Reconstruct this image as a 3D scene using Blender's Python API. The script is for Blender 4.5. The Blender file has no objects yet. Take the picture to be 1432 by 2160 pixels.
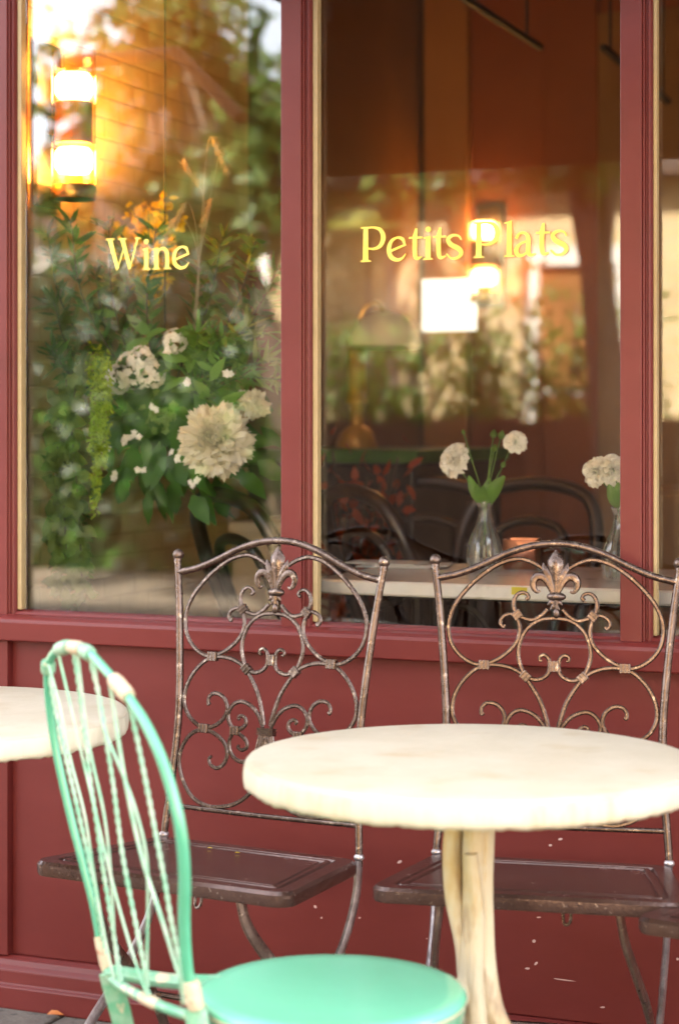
import bpy, bmesh, math, random
from mathutils import Vector, Matrix, noise
R = math.radians
random.seed(7)
SC = bpy.context.scene
COL = SC.collection
PI = math.pi

# ------------------------------------------------------------------ camera, sky, sun, exposure
TH = R(22.5)                      # yaw of the camera against the facade normal
FPX, CU, HV = 4100.0, 716.0, 900.0
DW = 3.585                        # camera to facade
CAM = Vector((1.485, -DW, 1.24))
FW = Vector((-math.sin(TH), math.cos(TH), 0)); RT = Vector((math.cos(TH), math.sin(TH), 0))
cam = bpy.data.cameras.new('camera'); co = bpy.data.objects.new('camera', cam); COL.objects.link(co)
co.location = CAM; co.rotation_euler = (R(90), 0, TH)
cam.sensor_fit = 'VERTICAL'; cam.sensor_height = 36; cam.lens = FPX/2160*36
cam.shift_y = -(1080-HV)/2160; cam.clip_start = .05; cam.clip_end = 500
cam.dof.use_dof = True; cam.dof.focus_distance = 3.62; cam.dof.aperture_fstop = 2.7
SC.camera = co

SUN_EL, SUN_AZ = R(44), R(28)      # the sun stands behind the shop: the facade is in open shade, the far side of the street is lit
sdir = Vector((math.sin(SUN_AZ)*math.cos(SUN_EL), math.cos(SUN_AZ)*math.cos(SUN_EL), math.sin(SUN_EL)))
w = bpy.data.worlds.new('World'); SC.world = w; w.use_nodes = True
nt = w.node_tree
sky = nt.nodes.new('ShaderNodeTexSky'); sky.sky_type = 'NISHITA'; sky.sun_disc = False
sky.sun_elevation = SUN_EL; sky.sun_rotation = math.atan2(sdir.x, sdir.y)
sky.dust_density = 4.0; sky.air_density = 1.0; sky.ozone_density = .6
hs = nt.nodes.new('ShaderNodeHueSaturation'); hs.inputs['Saturation'].default_value = .3; nt.links.new(sky.outputs[0], hs.inputs['Color']); nt.links.new(hs.outputs[0], nt.nodes['Background'].inputs[0]); nt.nodes['Background'].inputs[1].default_value = .15
sl = bpy.data.lights.new('sun', 'SUN'); sl.energy = 5.0; sl.angle = R(2); sl.color = (1, .93, .82)
so = bpy.data.objects.new('sun', sl); COL.objects.link(so); so.rotation_euler = sdir.to_track_quat('Z', 'Y').to_euler(); so.location = (3, -6, 6)
vs = SC.view_settings; vs.view_transform = 'Standard'; vs.look = 'None'; vs.exposure = 3.92; vs.gamma = 1; vs.use_curve_mapping = False
SC.cycles.use_denoising = True
SC.cycles.max_bounces = 10; SC.cycles.transparent_max_bounces = 24; SC.cycles.caustics_reflective = False; SC.cycles.caustics_refractive = False
SC.cycles.sample_clamp_indirect = 6

# ------------------------------------------------------------------ measuring helpers: a sight line meets a real plane
def ray(u, v): return FW + RT*((u-CU)/FPX) + Vector((0, 0, (HV-v)/FPX))
def at_t(u, v, t): return CAM + ray(u, v)*t
def at_y(u, v, y): r = ray(u, v); return CAM + r*((y-CAM.y)/r.y)
def at_x(u, v, x): r = ray(u, v); return CAM + r*((x-CAM.x)/r.x)
def at_z(u, v, z): r = ray(u, v); return CAM + r*((z-CAM.z)/r.z)
def cam2(lat, dep, z=0): p = CAM + RT*lat + FW*dep; return Vector((p.x, p.y, z))
def mir(u, v, y):                 # a point on the street side, seen through the window's reflection
    r = ray(u, v); r.y = -r.y; m = Vector((CAM.x, DW, CAM.z)); return m + r*((y-m.y)/r.y)

# ------------------------------------------------------------------ materials
MATS = {}
def new_mat(name):
    m = bpy.data.materials.new(name); m.use_nodes = True; MATS[name] = m
    return m, m.node_tree, m.node_tree.nodes['Principled BSDF']
def mat(name, c1, c2=None, scale=8, rough=.5, metal=0, bump=0, bscale=60, rr=0, trans=0, coat=0, stretch=None, c3=None, s3=40, lo=.4, hi=.65, t3=(.62,.68), sheen=0, sub=0):
    m, t, b = new_mat(name); N = t.nodes; L = t.links
    b.inputs['Roughness'].default_value = rough; b.inputs['Metallic'].default_value = metal
    b.inputs['Base Color'].default_value = (*c1, 1)
    if coat: b.inputs['Coat Weight'].default_value = coat; b.inputs['Coat Roughness'].default_value = .15
    if trans: b.inputs['Transmission Weight'].default_value = trans
    if sub: b.inputs['Subsurface Weight'].default_value = sub; b.inputs['Subsurface Radius'].default_value = (.02, .02, .01); b.inputs['Subsurface Scale'].default_value = .3
    tc = N.new('ShaderNodeTexCoord'); src = tc.outputs['Object']
    if stretch:
        mp = N.new('ShaderNodeMapping'); mp.inputs['Scale'].default_value = stretch; L.new(src, mp.inputs[0]); src = mp.outputs[0]
    if c2:
        n = N.new('ShaderNodeTexNoise'); n.inputs['Scale'].default_value = scale; n.inputs['Detail'].default_value = 6; n.inputs['Roughness'].default_value = .65; L.new(src, n.inputs['Vector'])
        r = N.new('ShaderNodeValToRGB'); r.color_ramp.elements[0].position = lo; r.color_ramp.elements[1].position = hi
        r.color_ramp.elements[0].color = (*c1, 1); r.color_ramp.elements[1].color = (*c2, 1)
        L.new(n.outputs[0], r.inputs[0]); out = r.outputs[0]
        if c3:
            n3 = N.new('ShaderNodeTexNoise'); n3.inputs['Scale'].default_value = s3; n3.inputs['Detail'].default_value = 4; L.new(src, n3.inputs['Vector'])
            r3 = N.new('ShaderNodeValToRGB'); r3.color_ramp.elements[0].position = t3[0]; r3.color_ramp.elements[1].position = t3[1]
            L.new(n3.outputs[0], r3.inputs[0])
            mx = N.new('ShaderNodeMix'); mx.data_type = 'RGBA'; L.new(r3.outputs[0], mx.inputs[0]); L.new(out, mx.inputs[6]); mx.inputs[7].default_value = (*c3, 1); out = mx.outputs[2]
        L.new(out, b.inputs['Base Color'])
        if rr:
            mr = N.new('ShaderNodeMapRange'); mr.inputs[3].default_value = rough-rr; mr.inputs[4].default_value = rough+rr; L.new(n.outputs[0], mr.inputs[0]); L.new(mr.outputs[0], b.inputs['Roughness'])
    if bump:
        n2 = N.new('ShaderNodeTexNoise'); n2.inputs['Scale'].default_value = bscale; n2.inputs['Detail'].default_value = 5; L.new(src, n2.inputs['Vector'])
        bp = N.new('ShaderNodeBump'); bp.inputs['Strength'].default_value = bump; bp.inputs['Distance'].default_value = .01; L.new(n2.outputs[0], bp.inputs['Height']); L.new(bp.outputs[0], b.inputs['Normal'])
    return m
def brick_mat(name, a, b2, mortar, sc, vert_axis='XZ', bump=.4, squeeze=1):
    m, t, b = new_mat(name); N = t.nodes; L = t.links
    tc = N.new('ShaderNodeTexCoord'); sp = N.new('ShaderNodeSeparateXYZ'); L.new(tc.outputs['Object'], sp.inputs[0])
    cb = N.new('ShaderNodeCombineXYZ'); L.new(sp.outputs['X' if vert_axis == 'XZ' else 'Y'], cb.inputs[0]); L.new(sp.outputs['Z'], cb.inputs[1])
    br = N.new('ShaderNodeTexBrick'); br.inputs['Scale'].default_value = sc; br.inputs['Color1'].default_value = (*a, 1); br.inputs['Color2'].default_value = (*b2, 1); br.inputs['Mortar'].default_value = (*mortar, 1)
    br.inputs['Mortar Size'].default_value = .014; br.inputs['Mortar Smooth'].default_value = .5; br.inputs['Brick Width'].default_value = .5; br.inputs['Row Height'].default_value = .17
    L.new(cb.outputs[0], br.inputs[0])
    n = N.new('ShaderNodeTexNoise'); n.inputs['Scale'].default_value = 9; n.inputs['Detail'].default_value = 8; L.new(tc.outputs['Object'], n.inputs[0])
    mx = N.new('ShaderNodeMix'); mx.data_type = 'RGBA'; mx.blend_type = 'MULTIPLY'; mx.inputs[0].default_value = .5; L.new(br.outputs[0], mx.inputs[6]); L.new(n.outputs[0], mx.inputs[7]); L.new(mx.outputs[2], b.inputs['Base Color'])
    ad = N.new('ShaderNodeMath'); ad.operation = 'MULTIPLY_ADD'; L.new(n.outputs[0], ad.inputs[0]); ad.inputs[1].default_value = .8; 
    iv = N.new('ShaderNodeMath'); iv.operation = 'SUBTRACT'; iv.inputs[0].default_value = 1; L.new(br.outputs['Fac'], iv.inputs[1]); L.new(iv.outputs[0], ad.inputs[2])
    bp = N.new('ShaderNodeBump'); bp.inputs['Strength'].default_value = bump; bp.inputs['Distance'].default_value = .012; L.new(ad.outputs[0], bp.inputs['Height']); L.new(bp.outputs[0], b.inputs['Normal'])
    b.inputs['Roughness'].default_value = .75
    return m
def emis(name, c, s):
    m, t, b = new_mat(name); b.inputs['Base Color'].default_value = (*c, 1); b.inputs['Emission Color'].default_value = (*c, 1); b.inputs['Emission Strength'].default_value = s; return m
def thin_glass(name, ior, tint=(1, 1, 1), rough=0.0):
    m = bpy.data.materials.new(name); m.use_nodes = True; MATS[name] = m; t = m.node_tree; N = t.nodes; L = t.links; N.clear()
    o = N.new('ShaderNodeOutputMaterial'); mx = N.new('ShaderNodeMixShader'); fr = N.new('ShaderNodeFresnel'); fr.inputs[0].default_value = ior
    tr = N.new('ShaderNodeBsdfTransparent'); tr.inputs[0].default_value = (*tint, 1); g = N.new('ShaderNodeBsdfGlossy'); g.inputs['Roughness'].default_value = rough
    L.new(fr.outputs[0], mx.inputs[0]); L.new(tr.outputs[0], mx.inputs[1]); L.new(g.outputs[0], mx.inputs[2]); L.new(mx.outputs[0], o.inputs[0]); return m
def leaf_mat(name, c1, c2, tr=.35, rough=.45):
    m = mat(name, c1, c2, 6, rough); t = m.node_tree; N = t.nodes; L = t.links; b = N['Principled BSDF']
    tl = N.new('ShaderNodeBsdfTranslucent'); tl.inputs[0].default_value = (c2[0]*1.3, c2[1]*1.3, c2[2], 1)
    mx = N.new('ShaderNodeMixShader'); mx.inputs[0].default_value = tr; o = N['Material Output']
    L.new(b.outputs[0], mx.inputs[1]); L.new(tl.outputs[0], mx.inputs[2]); L.new(mx.outputs[0], o.inputs[0]); return m

mat('red_paint', (.106, .0135, .0110), (.124, .0175, .0145), 3, .42, bump=.04, bscale=30, rr=.1, coat=.03, c3=(.100, .0130, .0102), s3=5, stretch=(.6, 1, 1.4))
M_ = MATS['red_paint'].node_tree.nodes['Principled BSDF']; M_.inputs['Specular IOR Level'].default_value = .3
mat('red_wear', (0.465, 0.300, 0.270), None, rough=.6)
mat('cream_paint', (.36, .255, .125), (.32, .22, .10), 20, .5)
mat('backdrop_paint', (.86, .76, .58), (.90, .80, .64), 6, .5, bump=.05, bscale=20)  # pale paint of the added backdrop cupboard
thin_glass('window_glass', 1.66)
mat('gold', (.80, .63, .13), (.74, .55, .08), 30, .3, metal=.15)
mat('bronze', (0.072, 0.043, 0.031), (0.123, 0.081, 0.064), 25, .27, metal=.75, bump=.15, bscale=120, rr=.1, coat=.2, c3=(0.281, 0.204, 0.153), s3=70, t3=(.60, .72))
mat('bronze_plate', (.080, .042, .032), (.125, .070, .055), 14, .24, metal=.55, bump=.2, bscale=180, rr=.1, coat=.35, c3=(.36, .27, .22), s3=120, t3=(.66, .76))
mat('worn_steel', (.30, .25, .24), (.52, .47, .47), 30, .32, metal=.75, bump=.12, bscale=90, rr=.1)
mat('bronze_highlight', (.17, .115, .09), (.27, .20, .165), 25, .30, metal=.7, bump=.15, bscale=120, rr=.1, c3=(.42, .34, .28), s3=60, t3=(.58, .7))  # lighter bronze copy for legs, silvery highlights put into the colour
mat('concrete_cream', (.385, .325, .236), (.43, .37, .28), 6, .5, bump=.15, bscale=50, c3=(.35, .27, .17), s3=10, t3=(.55, .75))
mat('concrete_edge', (0.474, 0.418, 0.312), (0.387, 0.299, 0.169), 14, .6, bump=.6, bscale=30, stretch=(1, 1, .25), lo=.5, hi=.75)
mat('concrete_leg', (.44, .36, .24), (.40, .26, .09), 10, .62, bump=.8, bscale=40, stretch=(1, 1, .35), c3=(.24, .17, .11), s3=20, t3=(.55, .66), lo=.47, hi=.60)
mat('green_enamel', (0.058, 0.273, 0.153), (0.089, 0.318, 0.197), 3, .22, coat=.5, c3=(0.420, 0.350, 0.255), s3=26, t3=(.71, .74))
mat('green_seat', (0.124, 0.460, 0.276), (0.143, 0.488, 0.299), 2, .2, coat=.5)
mat('green_worn', (0.083, 0.280, 0.159), (0.229, 0.344, 0.242), 30, .4, bump=.3, bscale=80, c3=(0.420, 0.344, 0.242), s3=34, t3=(.60, .66))
mat('green_wire', (.17, .40, .26), (.42, .50, .40), 26, .35, bump=.2, bscale=60, lo=.38, hi=.68)
mat('cream_wrap', (0.458, 0.369, 0.242), (0.420, 0.318, 0.217), 30, .55, bump=.3, bscale=90, c3=(0.318, 0.153, 0.083), s3=60, t3=(.62, .7))
mat('pavement', (.10, .08, .065), (.15, .125, .10), 5, .85, bump=.5, bscale=60, c3=(.05, .042, .035), s3=30, t3=(.6, .68))
mat('asphalt', (.13, .10, .07), (.17, .135, .09), 2, .9, bump=.3, bscale=90)
brick_mat('amber_lit_brick', (.86, .60, .28), (.83, .57, .25), (.74, .50, .21), 3.4, 'YZ', .4)  # cream brick, with the lamp's amber light put into its colour
mat('brown_wall', (.20, .085, .018), (.24, .105, .025), 2, .6, bump=.1, bscale=30)
mat('terracotta', (0.218, 0.048, 0.009), (0.245, 0.058, 0.011), 1.5, .6, bump=.1, bscale=30)
mat('ochre_wall', (0.340, 0.136, 0.031), (0.381, 0.156, 0.041), 1.5, .6, bump=.1, bscale=30)
mat('ceiling', (.3, .18, .09), (.35, .2, .1), 2, .8)
mat('floor_wood', (.16, .075, .03), (.24, .12, .05), 6, .4, stretch=(1, 12, 1))
mat('dark_wood', (.018, .009, .006), (.035, .017, .011), 10, .36, coat=.15, stretch=(1, 1, 4))
mat('black_iron', (.010, .009, .008), (.016, .014, .012), 10, .6)
mat('brass', (.55, .30, .08), (.42, .21, .05), 18, .3, metal=.9)
mat('amber_brass', (.60, .32, .04), (.5, .25, .03), 12, .4, metal=.3)
mat('copper', (.62, .27, .16), (.50, .20, .12), 14, .3, metal=.85, bump=.2, bscale=60)
mat('marble', (.90, .88, .83), (.84, .81, .75), 6, .25, c3=(.5, .45, .4), s3=11, t3=(.6, .7), coat=.3)
mat('white_paper', (.82, .80, .74), (.78, .75, .69), 10, .7)
mat('yellow_sticker', (.75, .62, .03), (.7, .58, .04), 10, .5)
emis('bulb_glow', (1, .55, .18), 2.6); emis('glow_white', (1, .93, .78), .11)  # second one whitens the back wall square by added emission
thin_glass('ribbed_glass', 1.25, (.98, .80, .48), .12)
g_ = thin_glass('vase_glass', 1.9, (.96, .98, .96), .02); t_ = g_.node_tree; o_ = [n for n in t_.nodes if n.type == 'OUTPUT_MATERIAL'][0]; a_ = o_.inputs[0].links[0].from_socket
x_ = t_.nodes.new('ShaderNodeMixShader'); d_ = t_.nodes.new('ShaderNodeBsdfDiffuse'); d_.inputs[0].default_value = (.85, .9, .86, 1); x_.inputs[0].default_value = .13
t_.links.new(a_, x_.inputs[1]); t_.links.new(d_.outputs[0], x_.inputs[2]); t_.links.new(x_.outputs[0], o_.inputs[0])
mat('water', (.75, .72, .6), None, rough=.1, trans=.8)
leaf_mat('leaf_dark', (.045, .14, .018), (.10, .24, .03))
leaf_mat('leaf_olive', (.08, .12, .015), (.18, .24, .04))
leaf_mat('leaf_mid', (.12, .30, .05), (.22, .42, .08))
leaf_mat('leaf_light', (.17, .30, .06), (.26, .40, .10), .5)
leaf_mat('amaranth', (.32, .46, .02), (.46, .58, .05), .4)
leaf_mat('yellow_bloom', (.80, .62, .02), (.86, .70, .05), .5)
leaf_mat('pampas', (.45, .36, .26), (.55, .46, .34), .5)
leaf_mat('petal_white', (.95, .95, .92), (.96, .96, .94), .15)
leaf_mat('petal_cream', (.93, .89, .79), (.96, .94, .87), .2)
leaf_mat('petal_red', (.25, .03, .01), (.45, .09, .02), .3)
leaf_mat('tree_leaf', (.045, .085, .018), (.11, .17, .035), .4)
leaf_mat('shaded_tree_leaf', (.014, .026, .008), (.03, .05, .014), .2)  # darker leaf copy, shade on the far foliage put into the colour
leaf_mat('hedge_leaf', (.06, .12, .015), (.12, .20, .03), .4)
mat('bark', (.07, .05, .035), (.12, .09, .06), 9, .9, bump=.8, bscale=25, stretch=(1, 1, .3))
mat('stem_green', (.08, .17, .04), (.12, .22, .06), 10, .5)
mat('olive_enamel', (.16, .16, .03), (.2, .2, .04), 4, .3, coat=.4)
mat('awning_cloth', (.035, .022, .016), (.045, .028, .02), 5, .8)
mat('shade_fence_brown', (.022, .011, .005), (.04, .02, .009), 6, .85)  # dark brown of the added fence that stands in for shade
brick_mat('stock_brick', (.72, .54, .29), (.62, .46, .23), (.62, .52, .36), 1.6, 'XZ', .4)
mat('white_paint', (.66, .62, .55), (.60, .56, .50), 12, .5)
mat('roof_slate', (.045, .03, .022), (.07, .045, .03), 8, .7)
mat('pane_dark', (.03, .03, .035), None, rough=.1)
mat('lamp_cream', (.80, .70, .45), (.84, .74, .5), 5, .6)
mat('autumn_leaf', (.42, .13, .03), (.52, .2, .05), 20, .6)
M = MATS

# ------------------------------------------------------------------ mesh builder
def spline(pts, n=6):
    """Catmull-Rom through pts (tuples of any length)."""
    P = [Vector(p) for p in pts]
    if len(P) < 3: 
        return [P[0].lerp(P[-1], i/n) for i in range(n+1)]
    out = []
    for i in range(len(P)-1):
        a = P[i-1] if i else P[0]*2-P[1]; b = P[i]; c = P[i+1]; d = P[i+2] if i+2 < len(P) else P[-1]*2-P[-2]
        for k in range(n):
            t = k/n
            out.append(.5*((2*b)+(c-a)*t+(2*a-5*b+4*c-d)*t*t+(3*b-a-3*c+d)*t**3))
    out.append(P[-1]); return out
class MB:
    def __init__(s): s.v = []; s.f = []
    def add(s, vs, fs):
        o = len(s.v); s.v += [Vector(v) for v in vs]; s.f += [tuple(i+o for i in f) for f in fs]; return s
    def box(s, lo, hi):
        x0, y0, z0 = lo; x1, y1, z1 = hi
        return s.add([(x0,y0,z0),(x1,y0,z0),(x1,y1,z0),(x0,y1,z0),(x0,y0,z1),(x1,y0,z1),(x1,y1,z1),(x0,y1,z1)],
                     [(0,3,2,1),(4,5,6,7),(0,1,5,4),(1,2,6,5),(2,3,7,6),(3,0,4,7)])
    def obox(s, c, X, Y, Z):
        c = Vector(c); X = Vector(X); Y = Vector(Y); Z = Vector(Z)
        return s.add([c-X-Y-Z, c+X-Y-Z, c+X+Y-Z, c-X+Y-Z, c-X-Y+Z, c+X-Y+Z, c+X+Y+Z, c-X+Y+Z],
                     [(0,3,2,1),(4,5,6,7),(0,1,5,4),(1,2,6,5),(2,3,7,6),(3,0,4,7)])
    def loft(s, loops, cap0=True, cap1=True, closed=True):
        n = len(loops[0]); o = len(s.v)
        for l in loops: s.v += [Vector(p) for p in l]
        m = n if closed else n-1
        for i in range(len(loops)-1):
            for j in range(m):
                k = (j+1) % n
                s.f.append((o+i*n+j, o+i*n+k, o+(i+1)*n+k, o+(i+1)*n+j))
        if cap0: s.f.append(tuple(o+j for j in reversed(range(n))))
        if cap1: s.f.append(tuple(o+(len(loops)-1)*n+j for j in range(n)))
        return s
    def tube(s, pts, r=.01, seg=8, up=None, flat=1.0, rot=0, twist=0):
        """r: number or list; flat scales the section along its second axis; up fixes the frame."""
        P = [Vector(p) for p in pts]; n = len(P); loops = []; nrm = None
        for i in range(n):
            tg = (P[min(i+1, n-1)]-P[max(i-1, 0)])
            tg = tg.normalized() if tg.length > 1e-9 else Vector((0, 0, 1))
            if up is not None:
                a = Vector(up)-tg*Vector(up).dot(tg); a = a.normalized() if a.length > 1e-6 else tg.orthogonal().normalized()
            elif nrm is None: a = tg.orthogonal().normalized()
            else:
                a = nrm-tg*nrm.dot(tg); a = a.normalized() if a.length > 1e-6 else tg.orthogonal().normalized()
            nrm = a; b = tg.cross(a)
            rad = r[i*(len(r)-1)/(n-1).__float__() .__int__()] if False else (r if not isinstance(r, (list, tuple)) else lerp_list(r, i/(n-1)))
            loops.append([P[i]+(a*math.cos(2*PI*j/seg+rot+twist*i)*rad*flat+b*math.sin(2*PI*j/seg+rot+twist*i)*rad) for j in range(seg)])
        return s.loft(loops)
    def lathe(s, prof, c=(0, 0, 0), seg=32, sx=1, sy=1, wob=None):
        c = Vector(c); loops = []
        for (rr, z) in prof:
            loops.append([c+Vector((rr*sx*math.cos(2*PI*j/seg)*(wob(j, z) if wob else 1), rr*sy*math.sin(2*PI*j/seg)*(wob(j, z) if wob else 1), z)) for j in range(seg)])
        return s.loft(loops)
    def ball(s, c, r, seg=12, rings=8, sc=(1, 1, 1)):
        c = Vector(c); loops = []
        for i in range(rings+1):
            a = -PI/2+PI*max(.02, min(.98, i/rings)); 
            loops.append([c+Vector((r*sc[0]*math.cos(a)*math.cos(2*PI*j/seg), r*sc[1]*math.cos(a)*math.sin(2*PI*j/seg), r*sc[2]*math.sin(a))) for j in range(seg)])
        return s.loft(loops)
    def leaf(s, base, d, up, L, W, bend=.15, fold=.2):
        d = Vector(d).normalized(); up = Vector(up); sd = d.cross(up)
        sd = sd.normalized() if sd.length > 1e-5 else d.orthogonal().normalized(); n = sd.cross(d).normalized(); b = Vector(base)
        p = lambda t, w: b+d*(L*t)+sd*(w*W)-n*(bend*L*t*t)+n*(abs(w)*W*fold)
        return s.add([b, p(.3, -.42), p(.3, 0), p(.3, .42), p(.65, -.36), p(.65, 0), p(.65, .36), p(1, 0)],
                     [(0,1,2), (0,2,3), (1,4,5,2), (2,5,6,3), (4,7,5), (5,7,6)])
    def build(s, name, m, parent=None, smooth=True, bevel=0, loc=None, angle=40):
        me = bpy.data.meshes.new(name); me.from_pydata([tuple(v) for v in s.v], [], s.f); me.update()
        bm = bmesh.new(); bm.from_mesh(me); bmesh.ops.recalc_face_normals(bm, faces=bm.faces); bm.to_mesh(me); bm.free()
        if smooth:
            me.shade_smooth()
            try: me.set_sharp_from_angle(angle=R(angle))
            except Exception: pass
        me.materials.append(M[m] if isinstance(m, str) else m)
        o = bpy.data.objects.new(name, me); COL.objects.link(o)
        if parent: o.parent = parent
        if loc: o.location = loc
        if bevel:
            b = o.modifiers.new('bevel', 'BEVEL'); b.width = bevel; b.segments = 2; b.limit_method = 'ANGLE'; b.angle_limit = R(40)
        return o
    def shift(s, d): s.v = [v-Vector(d) for v in s.v]; return s
def lerp_list(l, t):
    x = t*(len(l)-1); i = min(int(x), len(l)-2); return l[i]+(l[i+1]-l[i])*(x-i)
def tag(o, label=None, cat=None, group=None, kind=None):
    if label: o['label'] = label
    if cat: o['category'] = cat
    if group: o['group'] = group
    if kind: o['kind'] = kind
    return o
def thing(name, label, cat, loc=(0, 0, 0), rz=0, group=None):
    o = bpy.data.objects.new(name, None); COL.objects.link(o); o.empty_display_size = .1
    o.location = loc; o.rotation_euler = (0, 0, rz); return tag(o, label, cat, group)
def copy_tree(o, parent=None):
    c = o.copy(); COL.objects.link(c); c.parent = parent
    for ch in [x for x in list(o.children)]: copy_tree(ch, c)
    return c
rnd = random.uniform
def rvec(): 
    while True:
        v = Vector((rnd(-1, 1), rnd(-1, 1), rnd(-1, 1)))
        if .05 < v.length < 1: return v.normalized()

# ================================================================== SETTING
tag(MB().add([(-60,-60,-.14),(60,-60,-.14),(60,60,-.14),(-60,60,-.14)], [(0,1,2,3)]).build('ground', 'asphalt', smooth=False), kind='structure')
pv = MB()
for i in range(-8, 10):
    for j in range(7):
        x0 = i*.62+.1*(j % 2); y1 = .30-j*.62
        pv.box((x0+.004, y1-.616, -.14), (x0+.616, y1, rnd(-.002, .001)))
tag(pv.build('pavement', 'pavement', smooth=False, bevel=.004), kind='structure')

# ================================================================== SHOP FRONT
XL0, XL1 = -.745, -.1285         # left pane
XM0, XM1 = -.0536, .571          # middle pane
XR0, XR1 = .638, 1.262           # right pane
ZG = .847; ZT = 2.55
sf = thing('shop_front', 'dark red painted wooden cafe shop front with tall windows lettered in gold', 'shop front', (0, 0, 0))
def stile(x0, x1, x2, x3):
    """flat face x0-x1, stepped moulding x1-x2, cream bead x2-x3"""
    m = MB(); m.box((x0, 0, ZG-.03), (x1, .06, ZT)); 
    m.loft([[(x1, .004, z), (x1+.004, .004, z), (x1+.006, .010, z), (x1+(x2-x1)*.55, .010, z), (x1+(x2-x1)*.62, .004, z), (x2-.003, .006, z), (x2, .012, z), (x2, .058, z), (x1, .058, z)] for z in (ZG-.028, ZT)])
    o = m.build('mullion', 'red_paint', sf, smooth=False, bevel=.0025)
    b = MB(); b.box((x2, .014, ZG), (x3, .034, ZT)); b.build('glazing_bead', 'cream_paint', o, smooth=False, bevel=.0015)
    return o
stile(-.92, -.772, -.755, XL0)
stile(XL1, -.083, -.0645, XM0)
stile(XM1, .613, .631, XR0)
stile(XR1, 1.304, 1.322, 1.33)
def pane(x0, x1): 
    return MB().box((x0-.004, .035, ZG-.004), (x1+.004, .0405, ZT)).build('window_pane', 'window_glass', sf, smooth=False)
p1 = pane(XL0, XL1); p2 = pane(XM0, XM1); p3 = pane(XR0, XR1); pane(1.33, 1.95)
XE = 3.2
# sill with sloping top and a nose
def prof_x(name, prof, x0, x1, m='red_paint', bevel=.002, par=None):
    return MB().loft([[(x, y, z) for (y, z) in prof] for x in (x0, x1)]).build(name, m, par or sf, smooth=False, bevel=bevel)
prof_x('window_sill', [(.06, .782), (.06, .842), (.030, .8465), (.012, .8425), (.008, .838), (-.012, .8345), (-.022, .829), (-.024, .822), (-.022, .784), (-.018, .782)], -.92, XE)
pn = prof_x('stall_panel', [(.014, .105), (.014, .7815), (.06, .7815), (.06, .105)], -.768, XE)
prof_x('panel_stile', [(-.004, .105), (-.004, .7815), (.058, .7815), (.058, .105)], -.92, -.7685)
prof_x('skirting', [(.06, 0), (.06, .1045), (.006, .1045), (-.006, .098), (-.010, .088), (-.020, .080), (-.022, .050), (-.030, .047), (-.032, .0)], -.92, XE, bevel=.003)
for (u, v, a, l, wd) in [(1181,1770,.3,.006,.003),(1160,1783,0,.0035,.003),(842,1818,.5,.006,.003),(1125,1985,.4,.004,.0035),(1130,2032,.9,.005,.0022),(1112,2043,.1,.006,.002),(1188,2067,-.02,.022,.0014),(665,1913,-.8,.004,.003),(678,1936,.2,.0025,.0022),(758,1936,.2,.003,.002),(1135,1935,.1,.005,.0015),(1270,2125,.1,.005,.0018),(1428,2023,.1,.003,.003),(720,1655,.2,.002,.002),(900,1980,.2,.002,.0015)]:
    p = at_y(u, v, .0135); c, s_ = math.cos(a), math.sin(a)
    q = MB(); ring = [(p.x+(l*math.cos(t)*c-wd*math.sin(t)*s_)*rnd(.7, 1.1), p.z+(l*math.cos(t)*s_+wd*math.sin(t)*c)*rnd(.7, 1.1)) for t in [k*PI/4 for k in range(8)]]
    q.loft([[(x, .0142, z) for x, z in ring], [(x, .0134, z) for x, z in ring]]).build('paint_chip', 'red_wear', pn, smooth=False)
fb = MB().box((-1.8, -.06, ZT), (XE, .30, 3.15)); fb.build('fascia', 'red_paint', sf, smooth=False, bevel=.006)
MB().box((-1.8, -.03, 0), (-.922, .30, ZT-.002)).build('pilaster', 'red_paint', sf, smooth=False, bevel=.006)
MB().box((1.952, -.002, ZG-.03), (XE, .30, ZT-.002)).build('side_panelling', 'red_paint', sf, smooth=False, bevel=.006)
MB().box((-4.5, .0, 3.152), (XE+3, .30, 10.4)).build('upper_wall', 'stock_brick', sf, smooth=False)

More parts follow.
